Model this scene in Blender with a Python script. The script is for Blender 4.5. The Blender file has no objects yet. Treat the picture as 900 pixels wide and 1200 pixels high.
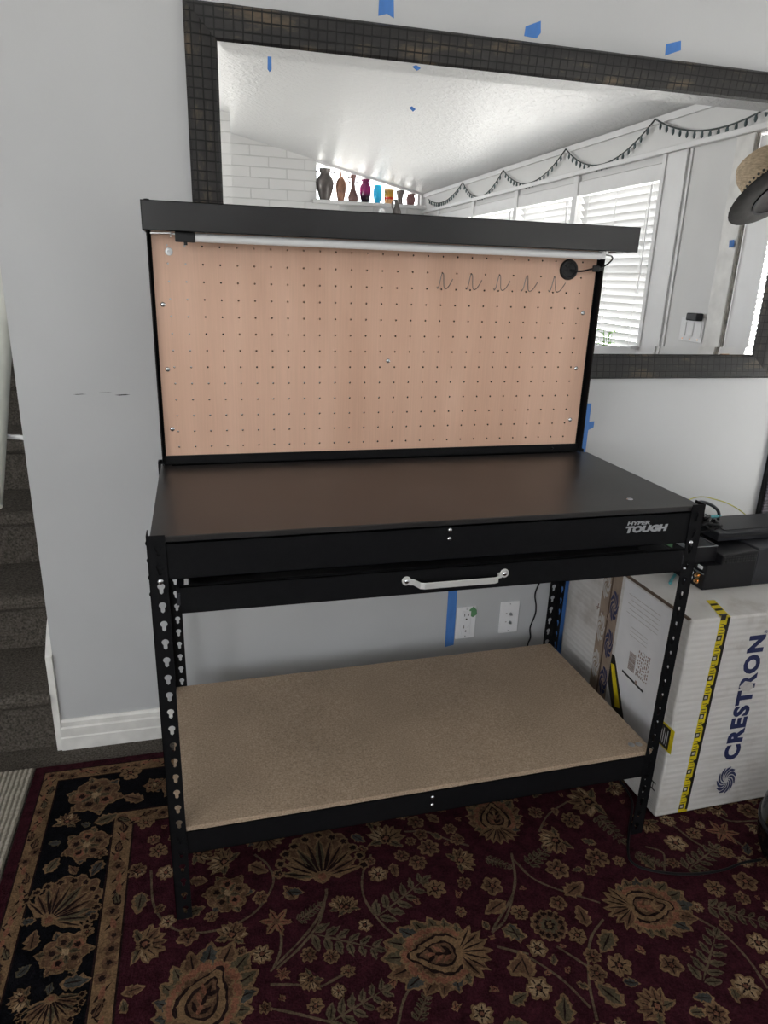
import bpy, bmesh, math, random
from mathutils import Vector, Matrix
random.seed(7)
SC=bpy.context.scene
COL=SC.collection
PI=math.pi

# ---------------------------------------------------------------- materials
def lin(c):
    return tuple(((v/255)/12.92 if v/255<=.04045 else ((v/255+.055)/1.055)**2.4) for v in c)
class NT:
    def __init__(s,name):
        s.m=bpy.data.materials.new(name); s.m.use_nodes=True
        s.t=s.m.node_tree; s.p=s.t.nodes['Principled BSDF']; s.out=s.t.nodes['Material Output']
    def n(s,typ,**kw):
        x=s.t.nodes.new(typ)
        for k,v in kw.items():
            if k in x.inputs: x.inputs[k].default_value=v
            else: setattr(x,k,v)
        return x
    def l(s,a,b): s.t.links.new(a,b)
    def coord(s,scale=(1,1,1),rot=(0,0,0)):
        tc=s.n('ShaderNodeTexCoord'); mp=s.n('ShaderNodeMapping')
        mp.inputs['Scale'].default_value=scale; mp.inputs['Rotation'].default_value=rot
        s.l(tc.outputs['Object'],mp.inputs['Vector']); return mp.outputs['Vector']
    def ramp(s,fac,stops):
        r=s.n('ShaderNodeValToRGB'); e=r.color_ramp.elements
        while len(e)<len(stops): e.new(.5)
        for el,(p,c) in zip(e,stops): el.position=p; el.color=(*c[:3],1)
        s.l(fac,r.inputs['Fac']); return r.outputs['Color']
    def bump(s,h,strength,dist=.002,normal=None):
        b=s.n('ShaderNodeBump',Strength=strength,Distance=dist); s.l(h,b.inputs['Height'])
        if normal: s.l(normal,b.inputs['Normal'])
        s.l(b.outputs['Normal'],s.p.inputs['Normal']); return b.outputs['Normal']
def mat(name,col,rough=.5,metal=0,var=.12,scale=20,bump=0,bscale=None,dist=.001,stretch=(1,1,1),spec=.5,detail=4,coat=0,trans=0):
    N=NT(name); p=N.p
    v=N.coord(stretch)
    nz=N.n('ShaderNodeTexNoise',Scale=scale,Detail=detail); N.l(v,nz.inputs['Vector'])
    c=N.ramp(nz.outputs['Fac'],[(.3,[x*(1-var) for x in col]),(.7,[min(1,x*(1+var)) for x in col])])
    N.l(c,p.inputs['Base Color'])
    p.inputs['Roughness'].default_value=rough; p.inputs['Metallic'].default_value=metal
    p.inputs['Specular IOR Level'].default_value=spec
    p.inputs['Coat Weight'].default_value=coat
    p.inputs['Transmission Weight'].default_value=trans
    if bump:
        n2=N.n('ShaderNodeTexNoise',Scale=bscale or scale*4,Detail=3); N.l(v,n2.inputs['Vector'])
        N.bump(n2.outputs['Fac'],bump,dist)
    return N.m
M={}
M['wall']=mat('wall_paint',(.50,.51,.525),.55,0,.03,3,.12,90,.0012)
M['white_wall']=mat('white_wall_paint',(.72,.72,.72),.55,0,.03,3,.1,80,.001)
M['trim']=mat('white_trim_paint',(.80,.80,.81),.35,0,.04,6,.05,40)
M['trim_old']=mat('scuffed_trim_paint',(.74,.73,.71),.4,0,.12,14,.1,60)
M['steel']=mat('black_powder_coated_steel',(.0065,.0067,.0078),.45,0,.15,60,.12,900,.0003,spec=.15)
M['worktop']=mat('dark_charcoal_worktop_coating',(.022,.021,.021),.34,0,.25,5,.10,500,.0003)
M['hood']=mat('satin_black_steel_hood',(.010,.010,.012),.20,0,.15,60,spec=.6)
M['hole_shade']=mat('dark_hole_shade',(.035,.022,.015),.8)  # dark colour standing in for shade inside the pegboard holes
M['rubber']=mat('black_rubber',(.007,.007,.008),.5,0,.2,40,spec=.15)
M['plastic_black']=mat('black_plastic',(.010,.010,.012),.38,0,.2,30,.05,400,.0003,spec=.3)
M['plastic_grey']=mat('dark_grey_plastic',(.022,.023,.028),.45,0,.2,30,.08,500,.0003,spec=.35)
M['gloss_black']=mat('glossy_black_plastic',(.004,.004,.005),.14,0,.2,10,spec=.4)
M['bolt']=mat('zinc_bolt_steel',(.72,.73,.76),.25,1,.08,60)
M['chrome']=mat('brushed_nickel',(.80,.80,.79),.42,.55,.05,40,stretch=(1,20,20))
M['hook']=mat('dull_grey_wire',(.20,.18,.17),.4,.6,.1,40)
M['led']=mat('milky_light_diffuser',(.86,.87,.88),.4,0,.02,10)
M['plate']=mat('white_wall_plate_plastic',(.80,.80,.82),.3,0,.02,10)
M['slot']=mat('dark_slot_plastic',(.02,.02,.02),.6)
M['brass']=mat('gold_connector',(.85,.52,.25),.25,1,.1,40)
M['blue_tape']=mat('blue_masking_tape',lin((72,124,196)),.7,0,.1,60,.3,300,.0004,(1,1,.2))
M['green_tape']=mat('green_masking_tape',lin((92,140,98)),.7,0,.12,60,.3,300,.0004)
M['navy']=mat('navy_print_ink',(.015,.022,.085),.6,0,.15,40)
M['ink']=mat('black_print_ink',(.015,.014,.014),.6,0,.2,40)
M['ink_faint']=mat('faint_grey_print',(.46,.44,.43),.7,0,.12,60)
M['ink_brown']=mat('brown_print',(.26,.19,.165),.7,0,.2,60)
M['yellow']=mat('yellow_tape_film',lin((206,186,32)),.4,0,.18,50)
M['tape_black']=mat('black_tape_film',(.018,.017,.016),.4,0,.2,50)
M['brown_tape']=mat('old_brown_paper_tape',(.27,.205,.155),.6,0,.18,25,.2,60)
M['paper']=mat('white_paper_label',(.68,.68,.70),.55,0,.04,20)
M['logo']=mat('silver_logo_print',(.40,.41,.43),.4,.3,.12,40)
M['silver']=mat('silver_metal_edge',(.42,.43,.44),.35,1,.1,40)
M['green_plastic']=mat('green_terminal_plastic',(.12,.28,.14),.45)
M['teal']=mat('teal_wire_insulation',(.10,.36,.40),.45)
M['yelgreen']=mat('yellow_green_wire',(.50,.48,.08),.45,0,.4,14)
M['white_enamel']=mat('cream_enamel_rail',(.66,.66,.60),.3,0,.08,8)
M['carpet']=mat('dark_taupe_carpet',(.105,.093,.080),.95,0,.55,160,1,330,.006,spec=.1)
M['blind']=None
M['straw']=mat('woven_straw',(.52,.40,.27),.75,0,.3,60,.6,160,.002,(1,1,3))
M['felt']=mat('dark_grey_felt',(.034,.033,.033),.9,0,.2,30,.3,200,spec=.03)
M['band']=mat('black_hat_band',(.010,.010,.012),.7,spec=.05)
M['leaf']=mat('green_plant_leaf',(.18,.42,.06),.45,0,.3,30)
M['pot']=mat('grey_clay_pot',(.35,.33,.31),.7)
M['garland']=mat('dark_teal_bulb_cover',(.10,.14,.15),.35)
M['wire']=mat('dark_green_wire',(.025,.04,.04),.5)
M['skirt_gap']=mat('dirty_weather_strip',(.30,.275,.25),.7,0,.6,30)

def m_pegboard():
    N=NT('tan_pegboard_veneer'); v=N.coord((3.0,1,.9))
    nz=N.n('ShaderNodeTexNoise',Scale=1.1,Detail=3,Roughness=.5,Distortion=1.4); N.l(v,nz.inputs['Vector'])
    w=N.n('ShaderNodeTexWave',Scale=.9,Distortion=7,Detail=3); w.inputs['Detail Scale'].default_value=.6; w.bands_direction='X'
    N.l(v,w.inputs['Vector'])
    c1=N.ramp(w.outputs['Fac'],[(.0,(.61,.375,.272)),(.6,(.65,.41,.298)),(1,(.73,.485,.365))])
    c2=N.ramp(nz.outputs['Fac'],[(.35,(.61,.375,.27)),(.65,(.73,.475,.355))])
    mx=N.n('ShaderNodeMixRGB',blend_type='MIX',Fac=.78); N.l(c1,mx.inputs[1]); N.l(c2,mx.inputs[2])
    v2=N.coord((90,1,2.2)); n2=N.n('ShaderNodeTexNoise',Scale=3,Detail=4); N.l(v2,n2.inputs['Vector'])
    g=N.ramp(n2.outputs['Fac'],[(.3,(.95,.95,.95)),(.7,(1.03,1.03,1.02))])
    m2=N.n('ShaderNodeMixRGB',blend_type='MULTIPLY',Fac=1); N.l(mx.outputs[0],m2.inputs[1]); N.l(g,m2.inputs[2])
    N.l(m2.outputs[0],N.p.inputs['Base Color']); N.p.inputs['Roughness'].default_value=.48
    N.bump(n2.outputs['Fac'],.08,.0005); return N.m
M['pegboard']=m_pegboard()
def m_particle():
    N=NT('particle_board'); v=N.coord((1,1,1))
    a=N.n('ShaderNodeTexNoise',Scale=230,Detail=3,Roughness=.7); N.l(v,a.inputs['Vector'])
    b=N.n('ShaderNodeTexNoise',Scale=6,Detail=2); N.l(v,b.inputs['Vector'])
    c=N.ramp(a.outputs['Fac'],[(.28,(.22,.155,.105)),(.5,(.37,.275,.195)),(.72,(.52,.41,.31))])
    d=N.ramp(b.outputs['Fac'],[(.3,(.92,.92,.92)),(.7,(1.05,1.05,1.05))])
    m2=N.n('ShaderNodeMixRGB',blend_type='MULTIPLY',Fac=1); N.l(c,m2.inputs[1]); N.l(d,m2.inputs[2])
    N.l(m2.outputs[0],N.p.inputs['Base Color']); N.p.inputs['Roughness'].default_value=.65
    N.bump(a.outputs['Fac'],.25,.0008); return N.m
M['particle']=m_particle()
def m_ceiling():
    N=NT('textured_satin_ceiling_paint'); v=N.coord((1,1,1))
    N.p.inputs['Base Color'].default_value=(.74,.745,.75,1); N.p.inputs['Roughness'].default_value=.36
    a=N.n('ShaderNodeTexNoise',Scale=26,Detail=4,Roughness=.55,Distortion=.5); N.l(v,a.inputs['Vector'])
    h=N.ramp(a.outputs['Fac'],[(.42,(0,0,0)),(.62,(1,1,1))])
    N.bump(h,.45,.006); return N.m
M['ceiling']=m_ceiling()
def m_brick():
    N=NT('white_painted_brick'); tc=N.n('ShaderNodeTexCoord'); sp=N.n('ShaderNodeSeparateXYZ'); cb=N.n('ShaderNodeCombineXYZ')
    N.l(tc.outputs['Object'],sp.inputs[0]); N.l(sp.outputs['X'],cb.inputs['X']); N.l(sp.outputs['Z'],cb.inputs['Y'])
    b=N.n('ShaderNodeTexBrick',Scale=1); b.offset=.5
    for k,val in (('Mortar Size',.006),('Brick Width',.355),('Row Height',.095),('Mortar Smooth',.4),('Bias',0)): b.inputs[k].default_value=val
    b.inputs['Color1'].default_value=(.70,.70,.70,1); b.inputs['Color2'].default_value=(.74,.74,.74,1); b.inputs['Mortar'].default_value=(.60,.60,.60,1)
    N.l(cb.outputs[0],b.inputs['Vector']); N.l(b.outputs['Color'],N.p.inputs['Base Color'])
    N.p.inputs['Roughness'].default_value=.45
    iv=N.n('ShaderNodeInvert'); N.l(b.outputs['Fac'],iv.inputs['Color']); N.bump(iv.outputs[0],.6,.006); return N.m
M['brick']=m_brick()
def m_frame(vertical):
    N=NT('dark_mosaic_frame_'+('upright' if vertical else 'rail')); tc=N.n('ShaderNodeTexCoord'); sp=N.n('ShaderNodeSeparateXYZ'); cb=N.n('ShaderNodeCombineXYZ')
    N.l(tc.outputs['Object'],sp.inputs[0]); N.l(sp.outputs['X'],cb.inputs['X']); N.l(sp.outputs['Z'],cb.inputs['Y'])
    b=N.n('ShaderNodeTexBrick',Scale=1); b.offset=0
    for k,val in (('Mortar Size',.0019),('Brick Width',.0225),('Row Height',.0225),('Mortar Smooth',.3),('Bias',0)): b.inputs[k].default_value=val
    N.l(cb.outputs[0],b.inputs['Vector'])
    mp=N.n('ShaderNodeMapping'); mp.inputs['Scale'].default_value=(14,14,5) if vertical else (5,14,16); N.l(tc.outputs['Object'],mp.inputs['Vector'])
    a=N.n('ShaderNodeTexNoise',Scale=1.5,Detail=5,Roughness=.65); N.l(mp.outputs[0],a.inputs['Vector'])
    c=N.ramp(a.outputs['Fac'],[(.30,(.009,.009,.011)),(.54,(.022,.021,.021)),(.70,(.10,.074,.048))])
    mx=N.n('ShaderNodeMixRGB',blend_type='MIX'); N.l(b.outputs['Fac'],mx.inputs[0]); N.l(c,mx.inputs[1]); mx.inputs[2].default_value=(.002,.002,.002,1)
    N.l(mx.outputs[0],N.p.inputs['Base Color']); N.p.inputs['Roughness'].default_value=.42; N.p.inputs['Specular IOR Level'].default_value=.38
    iv=N.n('ShaderNodeInvert'); N.l(b.outputs['Fac'],iv.inputs['Color']); N.bump(iv.outputs[0],.8,.003); return N.m
M['frame_h']=m_frame(False); M['frame_v']=m_frame(True)
def m_mirror():
    N=NT('mirror_silvering'); N.p.inputs['Base Color'].default_value=(.90,.91,.92,1); N.p.inputs['Metallic'].default_value=1; N.p.inputs['Roughness'].default_value=0.0; return N.m
M['mirror']=m_mirror()
def m_glass(name,tint=(1,1,1),refl=.07):
    N=NT(name); N.t.nodes.remove(N.p); tr=N.n('ShaderNodeBsdfTransparent'); gl=N.n('ShaderNodeBsdfGlossy'); gl.inputs['Roughness'].default_value=.02
    tr.inputs['Color'].default_value=(*tint,1)
    mx=N.n('ShaderNodeMixShader'); mx.inputs[0].default_value=refl
    N.l(tr.outputs[0],mx.inputs[1]); N.l(gl.outputs[0],mx.inputs[2]); N.l(mx.outputs[0],N.out.inputs['Surface']); return N.m
M['pane']=m_glass('window_glass',(.96,.965,.96))
def m_blind():
    N=NT('white_blind_slat'); N.t.nodes.remove(N.p)
    d=N.n('ShaderNodeBsdfDiffuse'); d.inputs['Color'].default_value=(.60,.60,.60,1)
    t=N.n('ShaderNodeBsdfTranslucent'); t.inputs['Color'].default_value=(.82,.825,.81,1)
    mx=N.n('ShaderNodeMixShader'); mx.inputs[0].default_value=.035
    N.l(d.outputs[0],mx.inputs[1]); N.l(t.outputs[0],mx.inputs[2]); N.l(mx.outputs[0],N.out.inputs['Surface']); return N.m
M['blind']=m_blind()
def m_vase(name,stops,tr=.5):
    N=NT(name); tc=N.n('ShaderNodeTexCoord'); sp=N.n('ShaderNodeSeparateXYZ'); N.l(tc.outputs['Generated'],sp.inputs[0])
    c=N.ramp(sp.outputs['Z'],stops); N.t.nodes.remove(N.p)
    d=N.n('ShaderNodeBsdfDiffuse'); t=N.n('ShaderNodeBsdfTranslucent'); g=N.n('ShaderNodeBsdfGlossy'); g.inputs['Roughness'].default_value=.15
    N.l(c,d.inputs['Color']); N.l(c,t.inputs['Color'])
    m1=N.n('ShaderNodeMixShader'); m1.inputs[0].default_value=tr; N.l(d.outputs[0],m1.inputs[1]); N.l(t.outputs[0],m1.inputs[2])
    m2=N.n('ShaderNodeMixShader'); m2.inputs[0].default_value=.06; N.l(m1.outputs[0],m2.inputs[1]); N.l(g.outputs[0],m2.inputs[2])
    N.l(m2.outputs[0],N.out.inputs['Surface']); return N.m
def m_cardboard():
    N=NT('white_corrugated_cardboard'); v=N.coord((1,1,1)); sp=N.n('ShaderNodeSeparateXYZ'); N.l(v,sp.inputs[0])
    a=N.n('ShaderNodeTexNoise',Scale=5,Detail=6,Roughness=.65); N.l(v,a.inputs['Vector'])
    c=N.ramp(a.outputs['Fac'],[(.28,(.40,.37,.34)),(.45,(.57,.555,.54)),(.7,(.63,.62,.61))])
    v3=N.coord((3,3,60)); n3=N.n('ShaderNodeTexNoise',Scale=1.2,Detail=3); N.l(v3,n3.inputs['Vector'])
    s=N.ramp(n3.outputs['Fac'],[(.34,(.90,.895,.89)),(.48,(1,1,1))])
    m2=N.n('ShaderNodeMixRGB',blend_type='MULTIPLY',Fac=1); N.l(c,m2.inputs[1]); N.l(s,m2.inputs[2])
    N.l(m2.outputs[0],N.p.inputs['Base Color']); N.p.inputs['Roughness'].default_value=.6
    w=N.n('ShaderNodeTexWave',Scale=18,Distortion=.4,Detail=1); w.bands_direction='Z'; N.l(v,w.inputs['Vector'])
    N.bump(w.outputs['Fac'],.35,.0016); return N.m
M['cardboard']=m_cardboard()
def m_rug(name,c,var=.55):
    N=NT(name); v=N.coord((1,1,1))
    a=N.n('ShaderNodeTexNoise',Scale=210,Detail=3,Roughness=.7); N.l(v,a.inputs['Vector'])
    b=N.n('ShaderNodeTexNoise',Scale=38,Detail=3); N.l(v,b.inputs['Vector'])
    ad=N.n('ShaderNodeMath',operation='MULTIPLY_ADD'); N.l(a.outputs['Fac'],ad.inputs[0]); ad.inputs[1].default_value=.6
    sc=N.n('ShaderNodeMath',operation='MULTIPLY'); N.l(b.outputs['Fac'],sc.inputs[0]); sc.inputs[1].default_value=.4; N.l(sc.outputs[0],ad.inputs[2])
    cc=N.ramp(ad.outputs[0],[(.34,[x*(1-var) for x in c]),(.66,[min(1,x*(1+var)) for x in c])])
    N.l(cc,N.p.inputs['Base Color']); N.p.inputs['Roughness'].default_value=.9; N.p.inputs['Specular IOR Level'].default_value=.03
    N.bump(a.outputs['Fac'],.9,.004); return N.m
RUG=['field','black','tan','brown','olive','salmon','blue','cream','vine','dark']
RC={'field':(0.032,0.0080,0.0122),'black':(0.0043,0.0043,0.0058),'tan':(0.1440,0.0900,0.0490),'brown':(0.0900,0.0504,0.0302),'olive':(0.0684,0.0562,0.0346),'salmon':(0.1584,0.0684,0.0432),'blue':(0.0432,0.0446,0.0418),'cream':(0.2448,0.1728,0.1044),'vine':(0.0936,0.0684,0.0446),'dark':(0.0158,0.0086,0.0086)}
RM=[m_rug('rug_pile_'+k,RC[k]) for k in RUG]
def m_runner():
    N=NT('cream_ribbed_runner'); v=N.coord((1,1,1))
    w=N.n('ShaderNodeTexWave',Scale=24,Distortion=1.2,Detail=2); w.bands_direction='X'; N.l(v,w.inputs['Vector'])
    a=N.n('ShaderNodeTexNoise',Scale=120,Detail=2); N.l(v,a.inputs['Vector'])
    c=N.ramp(w.outputs['Fac'],[(.25,(.17,.15,.12)),(.6,(.40,.37,.31))]); d=N.ramp(a.outputs['Fac'],[(.3,(.75,.75,.75)),(.6,(1.05,1.05,1.05))])
    m2=N.n('ShaderNodeMixRGB',blend_type='MULTIPLY',Fac=1); N.l(c,m2.inputs[1]); N.l(d,m2.inputs[2]); N.l(m2.outputs[0],N.p.inputs['Base Color'])
    N.p.inputs['Roughness'].default_value=.9; N.bump(w.outputs['Fac'],.6,.003); return N.m
M['runner']=m_runner()
def m_grille():
    N=NT('dark_woven_grille_cloth'); v=N.coord((1,1,1))
    w=N.n('ShaderNodeTexWave',Scale=26,Distortion=3,Detail=2); w.bands_direction='Z'; N.l(v,w.inputs['Vector'])
    c=N.ramp(w.outputs['Fac'],[(.2,(.035,.032,.042)),(.8,(.10,.092,.115))]); N.l(c,N.p.inputs['Base Color']); N.p.inputs['Roughness'].default_value=.7
    N.bump(w.outputs['Fac'],.4,.002); return N.m
M['grille']=m_grille()

# ---------------------------------------------------------------- mesh helpers
WL={}                       # world location of every object made
def V(*a): return Vector(a)
class MB:
    def __init__(s): s.b=bmesh.new(); s.mi=0
    def face(s,pts):
        f=s.b.faces.new([s.b.verts.new(p) for p in pts]); f.material_index=s.mi; return f
    def box(s,a,b):
        x0,y0,z0=a; x1,y1,z1=b
        v=[s.b.verts.new(p) for p in ((x0,y0,z0),(x1,y0,z0),(x1,y1,z0),(x0,y1,z0),(x0,y0,z1),(x1,y0,z1),(x1,y1,z1),(x0,y1,z1))]
        for q in ((0,3,2,1),(4,5,6,7),(0,1,5,4),(1,2,6,5),(2,3,7,6),(3,0,4,7)):
            f=s.b.faces.new([v[i] for i in q]); f.material_index=s.mi
        return s
    def prism(s,pts,vec):
        vec=Vector(vec); a=[s.b.verts.new(p) for p in pts]; c=[s.b.verts.new(Vector(p)+vec) for p in pts]; n=len(a)
        for f in (s.b.faces.new(a),s.b.faces.new(c[::-1])): f.material_index=s.mi
        for i in range(n):
            f=s.b.faces.new([a[i],c[i],c[(i+1)%n],a[(i+1)%n]]); f.material_index=s.mi
        return s
    def tube(s,pts,r,n=8,cap=True,closed=False):
        pts=[Vector(p) for p in pts]; N=len(pts); rings=[]
        up=None
        for i,p in enumerate(pts):
            if closed: d=pts[(i+1)%N]-pts[i-1]
            else: d=pts[min(i+1,N-1)]-pts[max(i-1,0)]
            d.normalize()
            if up is None:
                up=Vector((0,0,1)) if abs(d.z)<.9 else Vector((1,0,0))
            u=(up-d*up.dot(d)); 
            if u.length<1e-5: u=d.orthogonal()
            u.normalize(); w=d.cross(u); up=u
            rr=r[i] if isinstance(r,(list,tuple)) else r
            rings.append([s.b.verts.new(p+(u*math.cos(2*PI*k/n)+w*math.sin(2*PI*k/n))*rr) for k in range(n)])
        for i in range(N if closed else N-1):
            A=rings[i];B=rings[(i+1)%N]
            for k in range(n):
                f=s.b.faces.new([A[k],A[(k+1)%n],B[(k+1)%n],B[k]]); f.material_index=s.mi; f.smooth=True
        if cap and not closed:
            for f in (s.b.faces.new(rings[0][::-1]),s.b.faces.new(rings[-1])): f.material_index=s.mi
        return s
    def cyl(s,a,b,r,n=16): return s.tube([a,b],r,n)
    def lathe(s,prof,loc=(0,0,0),n=24,axis=None):
        loc=Vector(loc); R=Matrix.Identity(3)
        if axis is not None: R=Vector((0,0,1)).rotation_difference(Vector(axis)).to_matrix()
        rings=[]
        for r,z in prof:
            if r<1e-6: rings.append([s.b.verts.new(loc+R@Vector((0,0,z)))])
            else: rings.append([s.b.verts.new(loc+R@Vector((r*math.cos(2*PI*k/n),r*math.sin(2*PI*k/n),z))) for k in range(n)])
        for A,B in zip(rings,rings[1:]):
            for k in range(n):
                q=[A[k%len(A)],A[(k+1)%len(A)],B[(k+1)%len(B)],B[k%len(B)]]
                u=[]
                for x in q:
                    if x not in u: u.append(x)
                if len(u)>2:
                    f=s.b.faces.new(u); f.material_index=s.mi; f.smooth=True
        return s
    def xf(s,fn):
        for v in s.b.verts: v.co=Vector(fn(v.co))
        return s
    def build(s,name,mats,parent=None,bevel=0,smooth=False,kind=None,label=None,cat=None,group=None,merge=0,sharp=40):
        if merge: bmesh.ops.remove_doubles(s.b,verts=s.b.verts,dist=merge)
        bmesh.ops.recalc_face_normals(s.b,faces=s.b.faces)
        co=[v.co for v in s.b.verts]
        lo=Vector([min(c[i] for c in co) for i in range(3)]); hi=Vector([max(c[i] for c in co) for i in range(3)])
        o=Vector(((lo.x+hi.x)/2,(lo.y+hi.y)/2,lo.z))
        for v in s.b.verts: v.co-=o
        if smooth:
            for f in s.b.faces: f.smooth=True
        for e in s.b.edges:
            if len(e.link_faces)==2 and e.calc_face_angle(0)>math.radians(sharp): e.smooth=False
        me=bpy.data.meshes.new(name); s.b.to_mesh(me); s.b.free()
        ob=bpy.data.objects.new(name,me); COL.objects.link(ob)
        for m in (mats if isinstance(mats,(list,tuple)) else [mats]): me.materials.append(M[m] if isinstance(m,str) else m)
        WL[ob]=o
        if parent is not None: ob.parent=parent; ob.location=o-WL[parent]
        else: ob.location=o
        if bevel:
            md=ob.modifiers.new('edges','BEVEL'); md.width=bevel; md.segments=2; md.limit_method='ANGLE'; md.angle_limit=math.radians(50)
        tag(ob,label,cat,group,kind); return ob
def tag(o,label=None,cat=None,group=None,kind=None):
    for k,v in (('label',label),('category',cat),('group',group),('kind',kind)):
        if v: o[k]=v
    return o
def thing(name,loc,label,cat,group=None):
    o=bpy.data.objects.new(name,None); COL.objects.link(o); o.location=loc; o.empty_display_size=.05; WL[o]=Vector(loc)
    return tag(o,label,cat,group)
def copy_thing(src,loc,label=None):
    r=src.copy(); COL.objects.link(r); r.location=loc; WL[r]=Vector(loc)
    if label: r['label']=label
    for ch in list(src.children):
        c=ch.copy(); COL.objects.link(c); c.parent=r
        for g in list(ch.children):
            d=g.copy(); COL.objects.link(d); d.parent=c
    return r
def boxo(name,a,b,m,parent=None,bevel=0,**kw): return MB().box(a,b).build(name,m,parent,bevel,**kw)
def smoothpts(pts,n=8):
    P=[Vector(p) for p in pts]; P=[P[0]*2-P[1]]+P+[P[-1]*2-P[-2]]; out=[]
    for i in range(1,len(P)-2):
        for k in range(n):
            t=k/n; a,b,c,d=P[i-1],P[i],P[i+1],P[i+2]
            out.append(.5*((2*b)+(c-a)*t+(2*a-5*b+4*c-d)*t*t+(3*b-a-3*c+d)*t**3))
    out.append(P[-2]); return out
def text_mb(txt,size,to3d,depth=.0004,spacing=1.0,bold=0):
    """lettering as a thin solid; to3d maps (u,v,w) to the world"""
    cu=bpy.data.curves.new('lettering','FONT'); cu.body=txt; cu.size=size; cu.space_character=spacing; cu.offset=bold; cu.extrude=depth/2; cu.resolution_u=3
    ob=bpy.data.objects.new('lettering',cu); COL.objects.link(ob)
    dg=bpy.context.evaluated_depsgraph_get(); me=bpy.data.meshes.new_from_object(ob.evaluated_get(dg))
    mb=MB(); mb.b.from_mesh(me); bpy.data.objects.remove(ob); bpy.data.curves.remove(cu); bpy.data.meshes.remove(me)
    xs=[v.co.x for v in mb.b.verts]; ys=[v.co.y for v in mb.b.verts]; x0,x1,y0,y1=min(xs),max(xs),min(ys),max(ys)
    for v in mb.b.verts: v.co=Vector(to3d((v.co.x-x0)/(x1-x0),(v.co.y-y0)/(y1-y0),v.co.z))
    return mb
# plate pierced by a hole per cell; hole given as radius by angle
def cell(mb,cx,cz,hx0,hx1,hz0,hz1,rad,th,to3d,N=24,hm=0):
    """front and back faces of a rectangular cell around (cx,cz) with a hole, and the hole's wall"""
    angs=[2*PI*k/N for k in range(N)]
    for sx,sz in ((hx1,hz1),(-hx0,hz1),(-hx0,-hz0),(hx1,-hz0)): angs.append(math.atan2(sz,sx)%(2*PI))
    angs=sorted(set(round(a,6) for a in angs)); inn=[];out=[]
    for a in angs:
        c,s=math.cos(a),math.sin(a); r=rad(a)
        t=1e9
        if c>1e-9: t=min(t,hx1/c)
        if c<-1e-9: t=min(t,-hx0/c)
        if s>1e-9: t=min(t,hz1/s)
        if s<-1e-9: t=min(t,-hz0/s)
        inn.append((cx+r*c,cz+r*s)); out.append((cx+t*c,cz+t*s))
    n=len(angs); B=mb.b
    def mk(P,w): return [B.verts.new(to3d(x,z,w)) for x,z in P]
    fi,fo,bi,bo=mk(inn,0),mk(out,0),mk(inn,th),mk(out,th)
    for k in range(n):
        j=(k+1)%n
        B.faces.new([fo[k],fo[j],fi[j],fi[k]]); B.faces.new([bi[k],bi[j],bo[j],bo[k]]); B.faces.new([fi[k],fi[j],bi[j],bi[k]]).material_index=hm
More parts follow.
